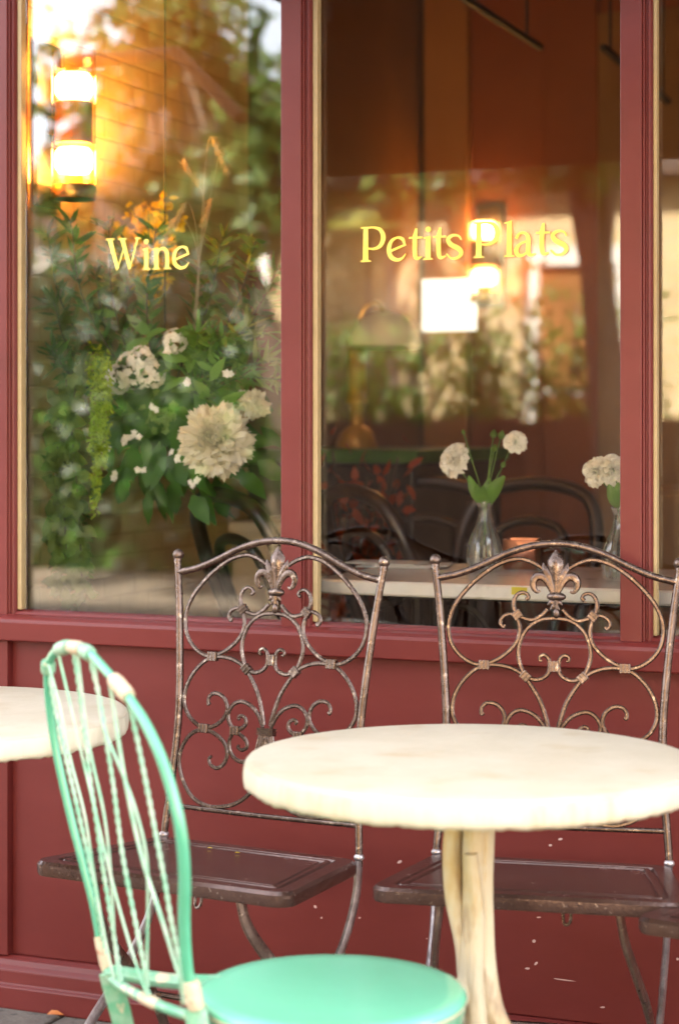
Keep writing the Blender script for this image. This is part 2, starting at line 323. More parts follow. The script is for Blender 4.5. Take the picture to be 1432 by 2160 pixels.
# ------------------------------------------------------------------ gold lettering
def st(pts, wd, n=7): return ('s', pts, wd, n)
def pl(*pts): return ('p', pts)
def serif(x0, x1, y, h=.045): return pl((x0, y), (x1, y), (x1-.03, y+h), (x0+.03, y+h))
GL = {
 'P': [pl((.03,0),(.20,0),(.19,.97),(.05,.97)), serif(-.05,.29,0), pl((-.02,.955),(.2,.955),(.2,1),(-.02,1)), st([(.12,.97),(.36,.975),(.57,.90),(.66,.69),(.58,.46),(.38,.365),(.17,.385)], [.05,.06,.12,.165,.13,.08,.05])],
 'e': [pl((.10,.24),(.60,.43),(.58,.485),(.10,.31)), st([(.555,.45),(.49,.61),(.33,.66),(.15,.56),(.075,.34),(.14,.12),(.32,.025),(.48,.07),(.58,.19)], [.06,.11,.07,.11,.15,.15,.11,.07,.03])],
 't': [pl((.08,.67),(.17,.90),(.23,.90),(.23,.60),(.08,.60)), st([(.155,.70),(.155,.20),(.215,.05),(.37,.09)], [.15,.15,.12,.03]), pl((-.02,.61),(.38,.61),(.38,.665),(-.02,.665))],
 'i': [pl((.06,0),(.21,0),(.21,.68),(.07,.64)), serif(-.02,.29,0), pl((-.01,.60),(.1,.60),(.1,.66),(-.01,.63)), ('c', (.14,.86), .08)],
 'l': [pl((.07,0),(.22,0),(.22,1.02),(.08,.97)), serif(-.01,.30,0), pl((.0,.93),(.1,.93),(.1,.985),(.0,.955))],
 's': [st([(.50,.53),(.42,.64),(.25,.66),(.11,.56),(.19,.41),(.42,.28),(.50,.15),(.39,.03),(.2,.02),(.06,.15)], [.05,.06,.09,.13,.16,.16,.13,.09,.06,.05])],
 'a': [st([(.08,.50),(.18,.64),(.34,.64),(.43,.50),(.43,.14),(.50,.03),(.64,.07)], [.10,.07,.09,.14,.15,.11,.03]), st([(.43,.43),(.20,.35),(.085,.19),(.13,.05),(.28,.035),(.43,.15)], [.05,.08,.14,.13,.08,.05])],
 'n': [pl((.06,0),(.21,0),(.21,.68),(.07,.64)), serif(-.02,.29,0), pl((-.01,.60),(.1,.60),(.1,.66),(-.01,.63)), st([(.16,.46),(.28,.62),(.43,.61),(.50,.46),(.51,.02)], [.05,.08,.13,.15,.15]), serif(.38,.66,0)],
 'W': [pl((.03,.97),(.19,.97),(.43,.1),(.34,0)), pl((.34,0),(.40,.08),(.66,.80),(.61,.82)), pl((.46,.97),(.62,.97),(.86,.1),(.77,0)), pl((.77,0),(.83,.08),(1.10,.97),(1.04,.97)), serif(-.05,.29,.955), serif(.38,.72,.955), serif(.97,1.2,.955)],
}
def letter(mb, ch, x, z, s, k):
    y0 = .0336
    for it in GL[ch]:
        k[0] += 1; d = (k[0] % 12)*.00008
        def ext(poly): mb.loft([[(x+px*s, y0-d, z+pz*s) for px, pz in poly], [(x+px*s, .0349, z+pz*s) for px, pz in poly]])
        if it[0] == 'p': ext(it[1])
        elif it[0] == 'c': ext([(it[1][0]+it[2]*math.cos(t*PI/8), it[1][1]+it[2]*math.sin(t*PI/8)) for t in range(16)])
        else:
            P = spline([(a, b, 0) for a, b in it[1]], it[3]); n = len(P); l = []; r_ = []
            for i, p in enumerate(P):
                tg = (P[min(i+1, n-1)]-P[max(i-1, 0)]).normalized(); nn = Vector((-tg.y, tg.x, 0)); wd = lerp_list(it[2], i/(n-1))*.44
                l.append(p+nn*wd); r_.append(p-nn*wd)
            f = [[(x+q.x*s, y0-d, z+q.y*s) for q in l], [(x+q.x*s, y0-d, z+q.y*s) for q in r_], [(x+q.x*s, .0349, z+q.y*s) for q in r_], [(x+q.x*s, .0349, z+q.y*s) for q in l]]
            mb.loft([[f[0][i], f[1][i], f[2][i], f[3][i]] for i in range(n)])
ZB = at_y(900, 548, .034).z
def word(pane_o, items, s, zb):
    mb = MB(); k = [0]
    for ch, u in items: letter(mb, ch, at_y(u, 548, .034).x, zb, s, k)
    mb.build('lettering', 'gold', pane_o, smooth=False)
word(p2, [('P', 763), ('e', 815), ('t', 864), ('i', 893), ('t', 914), ('s', 937), ('P', 1001), ('l', 1063), ('a', 1082), ('t', 1131), ('s', 1157)], .0700, ZB)
word(p1, [('W', 226), ('i', 301), ('n', 322), ('e', 363)], .0690, at_y(320, 569, .034).z)

# ================================================================== INTERIOR SHELL
ZF = .18
tag(MB().box((-1.75, .302, .02), (XE, 3.4, ZF)).build('interior_floor', 'floor_wood', smooth=False), kind='structure')
tag(MB().box((-1.75, .302, 3.0), (XE, 3.4, 3.12)).build('ceiling', 'ceiling', smooth=False), kind='structure')
tag(MB().box((-.80, .042, .20), (XE, .30, .78)).build('window_seat_base', 'dark_wood', smooth=False), 'dark timber ledge behind the stall panel under the cafe windows', 'ledge')
XW = -.815
bw = thing('brick_wall', 'cream painted brick side wall lit by the ribbed wall lamp', 'wall', (XW, .06, ZF))
MB().box((-.09, .004, -.16), (0, 1.25, 2.81)).build('brick_face', 'amber_lit_brick', bw, smooth=False, bevel=.004)
dw = thing('brown_wall', 'dark brown plaster side wall beyond the painted brickwork', 'wall', (XW-.12, 1.315, ZF))
MB().box((-.1, 0, .002), (0, 1.93, 2.815)).build('plaster', 'brown_wall', dw, smooth=False)
tr_ = thing('back_wall', 'terracotta back wall of the cafe with ochre pilasters', 'wall', (0, 3.0, ZF))
MB().box((-.93, .05, .002), (XE, .3, 2.815)).build('plaster', 'terracotta', tr_, smooth=False)
xa, xb = at_y(893, 300, 3.0).x, at_y(985, 300, 3.0).x
MB().box((xa, 0, .004), (xb, .048, 2.81)).build('wall_pilaster', 'ochre_wall', tr_, smooth=False, bevel=.004)
xa, xb = at_y(1140, 300, 3.0).x, at_y(1256, 300, 3.0).x
MB().box((xa, .02, .004), (xb, .048, 2.81)).build('wall_pilaster', 'terracotta', tr_, smooth=False, bevel=.004)
MB().box((xb+.003, .01, .004), (xb+1.0, .047, 2.5)).build('doorway_panel', 'brown_wall', tr_, smooth=False, bevel=.004)
tag(MB().box((XE-.1, .302, ZF+.002), (XE, 3.0, 2.998)).build('side_wall', 'brown_wall', smooth=False), 'dark brown side wall at the far right end of the cafe', 'wall')

# ================================================================== WALL LAMPS
def wall_lamp(name, label, loc, rz, power, group):
    """backplate on local x=0, lamp towards +x"""
    t = thing(name, label, 'wall lamp', loc, rz, group)
    MB().box((0.001, -.052, -.185), (.016, .052, .185)).build('backplate', 'dark_wood', t, smooth=False, bevel=.004)
    MB().box((.016, -.012, -.02), (.03, .012, .02)).build('bracket', 'brass', t, smooth=False, bevel=.002)
    c = (.078, 0, 0)
    for z0, z1 in ((-.170, -.138),):
        cp_ = MB(); cp_.lathe([(.0495, z0), (.051, z0+.002), (.051, z1-.002), (.0495, z1), (.0455, z1), (.0455, z0), (.0495, z0)], c, 40); cp_.build('end_cap', 'brass', t)
    n = 96; MB().loft([[Vector(c)+Vector(((.041+.0012*(j % 2))*math.cos(2*PI*j/n), (.041+.0012*(j % 2))*math.sin(2*PI*j/n), z)) for j in range(n)] for z in (-.044, .048)]).build('centre_block', 'amber_brass', t)
    n = 96
    g = MB(); 
    g.loft([[Vector(c)+Vector(((.0475+.0015*(j % 2))*math.cos(2*PI*j/n), (.0475+.0015*(j % 2))*math.sin(2*PI*j/n), z)) for j in range(n)] for z in (-.137, .166)], False, False)
    g.build('ribbed_shade', 'ribbed_glass', t)
    for zc in (.085, -.082):
        b = MB(); b.lathe([(.004, -.030), (.034, -.028), (.042, -.018), (.043, 0), (.042, .018), (.034, .028), (.004, .030)], (c[0], c[1], zc), 24).build('bulb', 'bulb_glow', t)
    for z, k_ in ((.138, .10), (-.150, 2.1)):
        l = bpy.data.lights.new('lamp_light', 'POINT'); l.energy = power*k_; l.color = (1, .50, .13); l.shadow_soft_size = .012
        lo = bpy.data.objects.new('lamp_light', l); COL.objects.link(lo); lo.parent = t; lo.location = (c[0]+.03, 0, z)
    return t
pL = at_x(93, 266, XW)
wall_lamp('wall_lamp', 'ribbed glass wall lamp glowing on the cream painted brick wall', pL, 0, 2.2, 'lit ribbed glass wall lamps')
pB = at_y(1035, 540, 3.05)
wall_lamp('wall_lamp', 'small distant lit wall lamp on the terracotta back wall, behind the gold lettering', (pB.x, 3.0499, pB.z), R(-90), .12, 'lit ribbed glass wall lamps')

# ceiling rails
for (a, b, lab) in [((-.14, .5, 2.35), (-.15, 1.9, 2.35), 'black ceiling track rail nearer the window'), ((.02, 1.96, 2.35), (-.02, 2.98, 2.35), 'black ceiling track rail running to the back wall')]:
    t = thing('track_rail', lab, 'track rail', a, 0, 'black ceiling track rails')
    d = Vector(b)-Vector(a)
    MB().obox(d/2, d/2, Vector((.008, 0, 0)), Vector((0, 0, .008))).build('rail', 'black_iron', t, smooth=False)
    for f in (.1, .9): MB().tube([d*f+Vector((0, 0, .012)), d*f+Vector((0, 0, .648))], .004, 8).build('hanger_rod', 'black_iron', t)
# white square on the back wall, its brightness added as emission
a = at_y(890, 590, 2.98); b = at_y(1002, 697, 2.98)
nn = thing('white_square', 'blank white square on the back wall beside the distant wall lamp, its brightness added as glow', 'light panel', ((a.x+b.x)/2, 2.985, (a.z+b.z)/2))
hx, hz = (b.x-a.x)/2, (a.z-b.z)/2
MB().box((-hx, -.006, -hz), (hx, .012, hz)).build('glow_face', 'glow_white', nn, smooth=False)
# bar counter with lamp
cc = thing('bar_counter', 'dark wooden bar counter along the brown side wall', 'counter', (-.62, 2.05, ZF))
MB().box((-.30, -.55, 0), (.22, .25, .955)).build('counter_body', 'dark_wood', cc, smooth=False, bevel=.005)
MB().box((-.31, -.57, .957), (.24, .27, .995)).build('counter_top', 'leaf_dark', cc, smooth=False, bevel=.004)
q = at_y(752, 930, 1.95); q.z = ZF+.995
tl = thing('table_lamp', 'brass column table lamp standing on the bar counter', 'table lamp', q)
MB().lathe([(.005, 0), (.062, 0), (.064, .012), (.048, .05), (.03, .065), (.022, .07), (.022, .11), (.026, .115), (.026, .13), (.034, .135), (.034, .15), (.030, .155), (.028, .33), (.020, .34), (.005, .345)], (0, 0, 0), 32).build('column', 'amber_brass', tl)
MB().lathe([(.10, .305), (.115, .31), (.105, .35), (.075, .395), (.03, .415), (.005, .418)], (.085, .02, 0), 32).build('lamp_shade', 'lamp_cream', tl)
MB().tube(spline([(0, 0, .33), (.02, .005, .42), (.06, .015, .445), (.085, .02, .41)], 6), .007, 8).build('lamp_arm', 'brass', tl)

# ================================================================== INTERIOR TABLE and things on it
tz = .922
e0 = at_z(695, 1216, tz); e1 = at_z(1300, 1236, tz)
yf = .14
X0, X1 = e0.x, 1.9
def rrect(x0, x1, y0, y1, r, z, n=6):
    pts = []
    for cx, cy, a0 in ((x1-r, y0+r, -PI/2), (x1-r, y1-r, 0), (x0+r, y1-r, PI/2), (x0+r, y0+r, PI)):
        for k in range(n+1):
            a = a0+PI/2*k/n; pts.append((cx+r*math.cos(a), cy+r*math.sin(a), z))
    return pts
X0 = at_y(692, 1225, yf+.1).x
it = thing('marble_table', 'white marble topped cafe table on scrolled iron legs behind the middle window', 'table', ((X0+.62), .42, ZF))
ox, oy = X0+.62, .42
mt = MB(); L0 = lambda i, z: [(x-ox, y-oy, z) for x, y, z in rrect(X0+i, X0+1.24-i, yf+i, .70-i, .06, z)]
mt.loft([L0(.004, .712), L0(0, .716), L0(0, .738), L0(.004, .742)]); mt.build('marble_top', 'marble', it, angle=30)
for sx in (-.42, .42):
    for sg in (-1, 1):
        lg = MB()
        lg.tube(spline([(sx+sg*.02, -.12, .70), (sx+sg*.03, -.12, .5), (sx+sg*.10, -.14, .3), (sx+sg*.17, -.18, .08), (sx+sg*.19, -.20, .0)]), .012, 8)
        lg.tube(spline([(sx+sg*.05, -.12, .69), (sx+sg*.11, -.12, .67), (sx+sg*.14, -.12, .62), (sx+sg*.12, -.12, .575), (sx+sg*.08, -.12, .585), (sx+sg*.075, -.12, .62), (sx+sg*.10, -.12, .625)]), .008, 8)
        lg.tube(spline([(sx+sg*.02, .12, .70), (sx+sg*.03, .12, .5), (sx+sg*.10, .14, .3), (sx+sg*.17, .18, .08), (sx+sg*.19, .20, .0)]), .012, 8)
        lg.build('iron_leg', 'black_iron', it)
MB().tube([(-.42, 0, .45), (.42, 0, .45)], .01, 8).build('stretcher', 'black_iron', it)
MB().box((-.5, -.14, .695), (.5, .14, .711)).build('support_plate', 'black_iron', it, smooth=False)
ps = at_y(1095, 1246, yf)
MB().box((ps.x-.016-ox, -.0018-(oy-yf), ps.z-.008-ZF), (ps.x+.016-ox, .001-(oy-yf), ps.z+.007-ZF)).build('sticker', 'yellow_sticker', it, smooth=False)
TZ = ZF+.742
def vase(label, loc):
    t = thing('bud_vase', label, 'vase', loc, 0, 'ribbed glass bud vases on the marble table')
    n = 56; pr = [(.020, 0), (.031, .002), (.036, .012), (.0385, .032), (.036, .055), (.028, .082), (.019, .105), (.0145, .125), (.0145, .138), (.019, .150)]
    pr = [(r_.x, r_.y) for r_ in spline([(a, b, 0) for a, b in pr], 3)]
    g = MB(); g.loft([[(r_*(1+.035*math.cos(14*2*PI*j/n)*min(1, r_/.03)*1.8)*math.cos(2*PI*j/n), r_*(1+.035*math.cos(14*2*PI*j/n)*min(1, r_/.03)*1.8)*math.sin(2*PI*j/n), z) for j in range(n)] for r_, z in pr], True, False); g.build('glass_body', 'vase_glass', t)
    MB().lathe([(.002, .004), (.030, .005), (.0345, .014), (.036, .032), (.0345, .05), (.033, .06), (.002, .0601)], (0, 0, 0), 32).build('water', 'water', t)
    MB().lathe([(.0188, .1495), (.0205, .1495), (.0205, .1525), (.0188, .1525)], (0, 0, 0), 32).build('rim', 'vase_glass', t)
    return t
v1 = at_z(1022, 1204, TZ); v2 = at_z(1308, 1224, TZ)
vase('ribbed glass bud vase beside the copper pot', v1)
vase('ribbed glass bud vase partly hidden behind the red mullion', v2)
def ruffle(mb, c, d, r, n=5, k=9):
    """a ruffled double bloom facing d"""
    d = Vector(d).normalized(); a = d.orthogonal().normalized(); b = d.cross(a)
    for ring in range(n):
        f = ring/(n-1); m = k-ring
        for i in range(m):
            th = 2*PI*(i+.5*(ring % 2))/m+rnd(-.15, .15); rad = a*math.cos(th)+b*math.sin(th); op = 1.25-1.0*f
            ax = (rad*math.sin(op)+d*math.cos(op)).normalized(); sd = d.cross(rad).normalized(); up = ax.cross(sd)
            base = Vector(c)-d*r*.45+rad*r*.08*(1-f); L = r*(1.05-.15*f)*rnd(.9, 1.1); W = r*(.62-.12*f)
            g = []
            for i2 in range(5):
                t = i2/4; wv = math.sin(PI*min(t*.62+.12, 1))*1.0
                row = []
                for j2 in range(7):
                    s_ = (j2-3)/3; wob = (math.sin(j2*2.3+i*1.7+ring)*.10)*t*t*r
                    row.append(base+ax*(L*t*(1-.12*s_*s_))+sd*(W*s_*wv)+up*(wob-.22*r*s_*s_*t)-rad*0+d*(-.25*r*t*t*(1-f)))
                g.append(row)
            mb.loft(g, False, False, closed=False)
def flower_stem(name, label, vloc, pts, kind, r=.03, face=(0, -1, .2), group=None, cat='flower', pm='petal_white'):
    """pts: world points from the vase water up to the bloom"""
    base = Vector(vloc); t = thing(name, label, cat, base, 0, group)
    P = [Vector(p)-base for p in pts]
    MB().tube(spline(P, 6), .0016, 6).build('stem', 'stem_green', t)
    e = P[-1]
    if kind == 'bloom':
        m = MB(); ruffle(m, e, face, r); m.build('bloom', pm, t)
        c = MB(); c.lathe([(.001, -.012), (.006, -.008), (.007, 0), (.004, .004)], e-Vector(face).normalized()*r*.42, 8); c.build('calyx', 'leaf_mid', t)
    elif kind == 'bud':
        m = MB(); d = (P[-1]-P[-2]).normalized(); m.tube([e-d*.004+d*r*2.4*k/6 for k in range(7)], [r*.35, r*.85, r, r*.95, r*.75, r*.45, r*.1], 10); m.build('bud', 'leaf_light', t)
    return t
def vase_bouquet(vl, scale, which):
    h = Vector(vl)+Vector((0, 0, .10)); w_ = Vector(vl)+Vector((0, 0, .03)); rim = Vector(vl)+Vector((0, 0, .15))
    return h, w_, rim
def yv(u, v, dy=0): return at_y(u, v, v1.y+dy)
def stalk(u, v, dx=0, dy=0, vl=v1, ref=None, dd=0):
    rim = Vector(vl)+Vector((dx, dy, .15)); tip = at_y(u, v, vl.y+dd)
    mid = rim.lerp(tip, .5)+Vector((0, 0, .006)); return [Vector(vl)+Vector((-dx*1.2, -dy, .02)), rim, mid, tip]
GR = 'white flower stems in the bud vases'
flower_stem('white_flower', 'large white ruffled bloom leaning left out of the vase beside the copper pot', v1, stalk(948, 966, -.006, 0), 'bloom', .039, (-.55, -.75, .35), GR)
flower_stem('white_flower', 'smaller white ruffled bloom standing right above the bud vase by the copper pot', v1, stalk(1087, 928, .006, 0), 'bloom', .0245, (.25, -.8, .45), GR)
for (u, v, r_, lab, dx) in [(977, 912, .0045, 'lone tiny green bud on a thin stem left of the taller buds', -.004), (1040, 920, .008, 'plump green bud left of the small white bloom', .001), (1056, 922, .008, 'pale green bud touching the small white bloom', .003), (1042, 948, .0065, 'short green bud below the paired buds', .002), (1060, 982, .006, 'lowest green bud on the right hand stem', .005)]:
    flower_stem('flower_bud', lab, v1, stalk(u, v, dx, rnd(-.004, .004)), 'bud', r_, group='green buds in the bud vase', cat='flower bud')
flower_stem('white_flower', 'white ruffled bloom on the left in the vase behind the mullion', v2, stalk(1250, 990, -.006, 0, v2), 'bloom', .031, (-.4, -.8, .3), GR)
flower_stem('white_flower', 'white ruffled bloom half hidden by the red mullion', v2, stalk(1292, 988, .002, 0, v2), 'bloom', .031, (.1, -.85, .3), GR)
lf = thing('leaf_sprig', 'broad green leaves bunched in the neck of the bud vase', 'leaves', v1)
def broad(mb, base, d, up, L, W):
    d = Vector(d).normalized(); sd = d.cross(Vector(up)).normalized(); n = sd.cross(d); g = []
    for i in range(8):
        t = i/7; wv = math.sin(PI*(t*.9+.06))**.8; g.append([Vector(base)+d*L*t+sd*(W*s_*wv)+n*(.18*L*math.sin(t*2.6)-.25*W*abs(s_)*-1) for s_ in (-1, -.5, 0, .5, 1)])
    mb.loft(g, False, False, closed=False)
m = MB()
for (u, v, W, dx, y_) in [(990, 1003, .012, -.004, -.01), (1005, 1018, .011, -.002, -.02), (1068, 1005, .016, .006, .0), (1050, 1012, .012, .004, .012), (1022, 1022, .015, 0, -.022), (1035, 1010, .012, .003, .01)]:
    b_ = Vector((dx, 0, .142)); tip = at_y(u, v, v1.y+y_)-Vector(v1); broad(m, b_, tip-b_, (0, -1, .3), (tip-b_).length, W)
m.build('leaves', 'leaf_mid', lf)
l2 = thing('leaf_sprig', 'green leaves bunched in the neck of the vase behind the mullion', 'leaves', v2)
m = MB()
for (dx, dz) in ((-.02, .05), (.02, .05), (0, .06)): broad(m, (0, 0, .145), (dx, -.01, dz), (0, -1, .3), .06, .013)
m.build('leaves', 'leaf_mid', l2)
# copper pot
cp = at_z(1100, 1199, TZ)
ct = thing('copper_pot', 'square hammered copper pot on the marble table beside the bud vase', 'pot', cp, R(8))
m = MB(); sq = lambda h, z: [(x, y, z) for x, y, _ in rrect(-h, h, -h, h, .006, 0, 4)]
m.loft([sq(.034, 0), sq(.037, .003), sq(.038, .062), sq(.0385, .066), sq(.0355, .066), sq(.035, .06), sq(.033, .01)]); m.build('pot_body', 'copper', ct, angle=50)
# folded menu / plate
mp = at_z(830, 1198, TZ)
pt = thing('paper_menu', 'white paper menus lying loose at the left end of the marble table', 'menu', (mp.x, mp.y+.03, TZ+.002), R(6))
for k, (dx, dy, a) in enumerate([(0, 0, 0), (.03, .01, .12), (-.03, .015, -.1)]):
    m = MB(); c, s_ = math.cos(a), math.sin(a); m.add([], []); hx, hy = .085, .055
    pts = [(-hx, -hy), (hx, -hy), (hx, hy), (-hx, hy)]; pp_ = [(dx+x*c-y*s_, dy+x*s_+y*c) for x, y in pts]
    m.loft([[(x, y, k*.003) for x, y in pp_], [(x, y, k*.003+.0022) for x, y in pp_]]); m.build('sheet', 'white_paper', pt, smooth=False)

# ================================================================== BENTWOOD CHAIRS INSIDE
def bentwood():
    t = thing('bentwood_chair', 'x', 'chair', (0, 0, ZF), 0, 'dark bentwood chairs inside the cafe')
    MB().lathe([(.005, .437), (.185, .437), (.20, .442), (.203, .452), (.20, .462), (.19, .466), (.17, .463), (.005, .461)], (0, 0, 0), 40).build('seat', 'dark_wood', t)
    def hoop(name, w_, top, y0, yr, r, z0):
        P = [(-w_*.82, y0, z0), (-w_*.93, y0+yr*.3, z0+(top-z0)*.35), (-w_, y0+yr*.65, z0+(top-z0)*.68), (-w_*.8, y0+yr*.9, z0+(top-z0)*.92), (-w_*.3, y0+yr, top), (w_*.3, y0+yr, top), (w_*.8, y0+yr*.9, z0+(top-z0)*.92), (w_, y0+yr*.65, z0+(top-z0)*.68), (w_*.93, y0+yr*.3, z0+(top-z0)*.35), (w_*.82, y0, z0)]
        MB().tube(spline(P, 7), r, 10).build(name, 'dark_wood', t)
    hoop('back_hoop', .200, .90, .16, .17, .0185, .44); hoop('inner_hoop', .118, .80, .165, .135, .013, .44)
    for sx in (-1, 1):
        MB().tube(spline([(sx*.14, -.13, .44), (sx*.16, -.16, .2), (sx*.185, -.19, 0)]), [.017, .014, .012], 10).build('leg', 'dark_wood', t)
        MB().tube(spline([(sx*.155, .155, .44), (sx*.165, .19, .2), (sx*.175, .24, 0)]), [.016, .014, .012], 10).build('leg', 'dark_wood', t)
    n = 40; MB().tube([(.145*math.cos(2*PI*i/n), .145*math.sin(2*PI*i/n), .24) for i in range(n+1)], .009, 8).build('foot_ring', 'dark_wood', t)
    return t
bc = bentwood()
bspots = [(at_y(465, 1064, .42), R(142), 'dark bentwood chair behind the left window beneath the flowers'),
          (at_y(735, 1090, .80), R(140), 'dark bentwood chair at the left end of the marble table, by the red foliage'),
          (at_y(905, 1036, 1.55), R(8), 'dark bentwood chair in the room directly left of the white flowers'),
          (at_y(1130, 1036, 1.55), R(-6), 'dark bentwood chair in the room directly behind the copper pot')]
for i, (p, rz, lab) in enumerate(bspots):
    c = bc if i == 0 else copy_tree(bc); c.location = (p.x+.33*math.sin(rz), p.y-.33*math.cos(rz), ZF); c.rotation_euler.z = rz; c['label'] = lab
bq = thing('banquette', 'dark brown banquette bench running along the back wall', 'bench', (.5, 2.75, ZF))
MB().box((-.75, -.22, 0), (1.2, .22, .44)).build('seat_base', 'brown_wall', bq, smooth=False, bevel=.02)
MB().box((-.75, .1, .442), (1.2, .22, .86)).build('backrest', 'brown_wall', bq, smooth=False, bevel=.03)
kx1 = at_y(655, 1100, 1.15).x; kz = at_y(400, 1098, 1.15).z
kb = thing('backdrop_cupboard', 'added low cream cupboard, a pale backdrop brightening the room below the flowers', 'cupboard', (XW+.02, 1.15, ZF)); kw = kx1-XW-.02; kh = kz-ZF  # invented cupboard, added as a bright surface to catch window daylight
MB().box((0, .012, 0), (kw, .30, kh-.03)).build('carcass', 'backdrop_paint', kb, smooth=False, bevel=.004)
MB().box((-.004, -.008, kh-.029), (kw+.01, .302, kh)).build('cupboard_top', 'backdrop_paint', kb, smooth=False, bevel=.004)
for k in range(2):
    dr = MB().box((.012+k*kw/2, -.006, .06), (kw/2-.006+k*kw/2, .0115, kh-.04)).build('door', 'backdrop_paint', kb, smooth=False, bevel=.004)
    MB().ball((kw/2+(.04 if k else -.04), -.016, kh*.6), .011, 12, 8).build('knob', 'brass', dr)
# red-leaved plant on a stand
rp = at_y(745, 1000, 1.2)
rt = thing('red_foliage_plant', 'bush of dark red and orange leaves behind the menus', 'plant', (rp.x, rp.y, ZF))
MB().lathe([(.08, 0), (.11, .02), (.13, .28), (.14, .30), (.12, .30), (.11, .26)], (0, 0, 0), 24).build('pot', 'brown_wall', rt)
m = MB(); s_ = MB()
for k in range(26):
    a = rnd(0, 2*PI); top = Vector((.17*math.cos(a)*rnd(.2, 1), .17*math.sin(a)*rnd(.2, 1), rnd(.72, 1.0)))
    P = spline([(0, 0, .27), (top.x*.3, top.y*.3, .6), tuple(top)], 5); s_.tube(P, .003, 5)
    for q in range(16):
        b_ = P[random.randrange(4, len(P))]+rvec()*.05; m.leaf(b_, rvec()+Vector((0, 0, .2)), rvec(), rnd(.03, .06), rnd(.02, .035))
s_.build('stems', 'bark', rt); m.build('foliage', 'petal_red', rt)

# ================================================================== HANGING FLOWER ARRANGEMENT
yb = .42
fc = at_y(340, 850, yb)
fa = thing('flower_arrangement', 'large hanging arrangement of greenery with one big cream bloom in the left window', 'flower arrangement', fc)
Q = lambda u, v, y=yb: at_y(u, v, y)-fc
MB().ball((0, .02, -.02), .10, 16, 10, (1.2, .7, .8)).build('moss_base', 'leaf_dark', fa)
MB().tube([(0, .02, .05), (0, .02, 3.0-fc.z)], .002, 6).build('hanging_wire', 'black_iron', fa)
def branch(mb, st_, P, n, L, W, r=.003, tilt=.9, droop=.2):
    S = spline(P, 8); st_.tube(S, [r, r*.5], 6)
    for k in range(n):
        f = .15+.85*k/(n-1); i = min(int(f*(len(S)-1)), len(S)-2); tg = (S[i+1]-S[i]).normalized()
        sd = tg.cross(rvec()).normalized(); d = tg*(1-tilt*.5)+sd*tilt*.8+Vector((0, 0, -droop*rnd(0, 1)))
        l_ = L*rnd(.6, 1.15); mb.leaf(S[i].lerp(S[i+1], rnd(0, 1)), d, rvec(), l_, W*rnd(.7, 1.1), rnd(-.1, .25))
# olive branches
for j, spec in enumerate([((150, 470), (180, 640), (300, 850)), ((100, 490), (140, 660), (280, 850)), ((230, 465), (240, 640), (310, 860)), ((330, 480), (310, 640), (330, 840)), ((470, 500), (440, 640), (380, 840)), ((540, 505), (500, 640), (400, 840)), ((590, 560), (520, 690), (400, 850)), ((420, 560), (410, 680), (360, 840)), ((115, 640), (150, 740), (270, 870)), ((110, 740), (160, 800), (280, 880)), ((200, 560), (225, 700), (300, 860)), ((270, 520), (270, 680), (320, 850)), ((560, 620), (500, 720), (400, 860))]):
    lm = MB(); sm = MB(); y0 = yb+rnd(-.16, .08)
    if spec[0][0] < 160: y0 = .2
    tip, mid, root = spec
    bp = branch(lm, sm, [Q(*root), Q(mid[0], mid[1], (y0+yb)/2), Q(tip[0], tip[1], y0)], 58, .062, .017)
    o = sm.build('branch', 'bark', fa); lm.build('olive_leaves', 'leaf_olive' if j % 3 else 'leaf_dark', o)
# light lanceolate foliage right
for (u, v) in [(590, 760), (560, 700), (520, 690), (480, 700), (590, 800), (450, 720), (420, 700)]:
    lm = MB(); sm = MB(); branch(lm, sm, [Q(400, 860), Q((400+u)/2, (840+v)/2-20, yb-.06), Q(u, v, yb-.12)], 34, .075, .014, .0025, .8)
    o = sm.build('branch', 'stem_green', fa); lm.build('narrow_leaves', 'leaf_light' if u % 3 else 'leaf_mid', o)
# dark broad leaves below
lm = MB()
for k in range(150):
    u, v = random.gauss(360, 75), random.gauss(930, 70)
    if v > 1075 or u < 215 or u > 560: continue
    p = Q(u, v, yb+rnd(-.12, .10)); d = (p-Q(360, 860)).normalized()+rvec()*.6+Vector((0, 0, -.5)); lm.leaf(p, d, (0, -1, .3)+rvec()*.5 if False else Vector((0, -1, .3))+rvec()*.5, rnd(.06, .10), rnd(.03, .055), .2)
lm.build('broad_leaves', 'leaf_dark', fa)
lm = MB()
for k in range(130):
    u, v = random.gauss(350, 85), random.gauss(790, 55)
    p = Q(u, v, yb+rnd(-.14, .08)); lm.leaf(p, rvec()+Vector((0, -.3, .2)), Vector((0, -1, .3))+rvec()*.6, rnd(.05, .09), rnd(.018, .035), .2)
lm.build('mid_leaves', 'leaf_mid', fa)
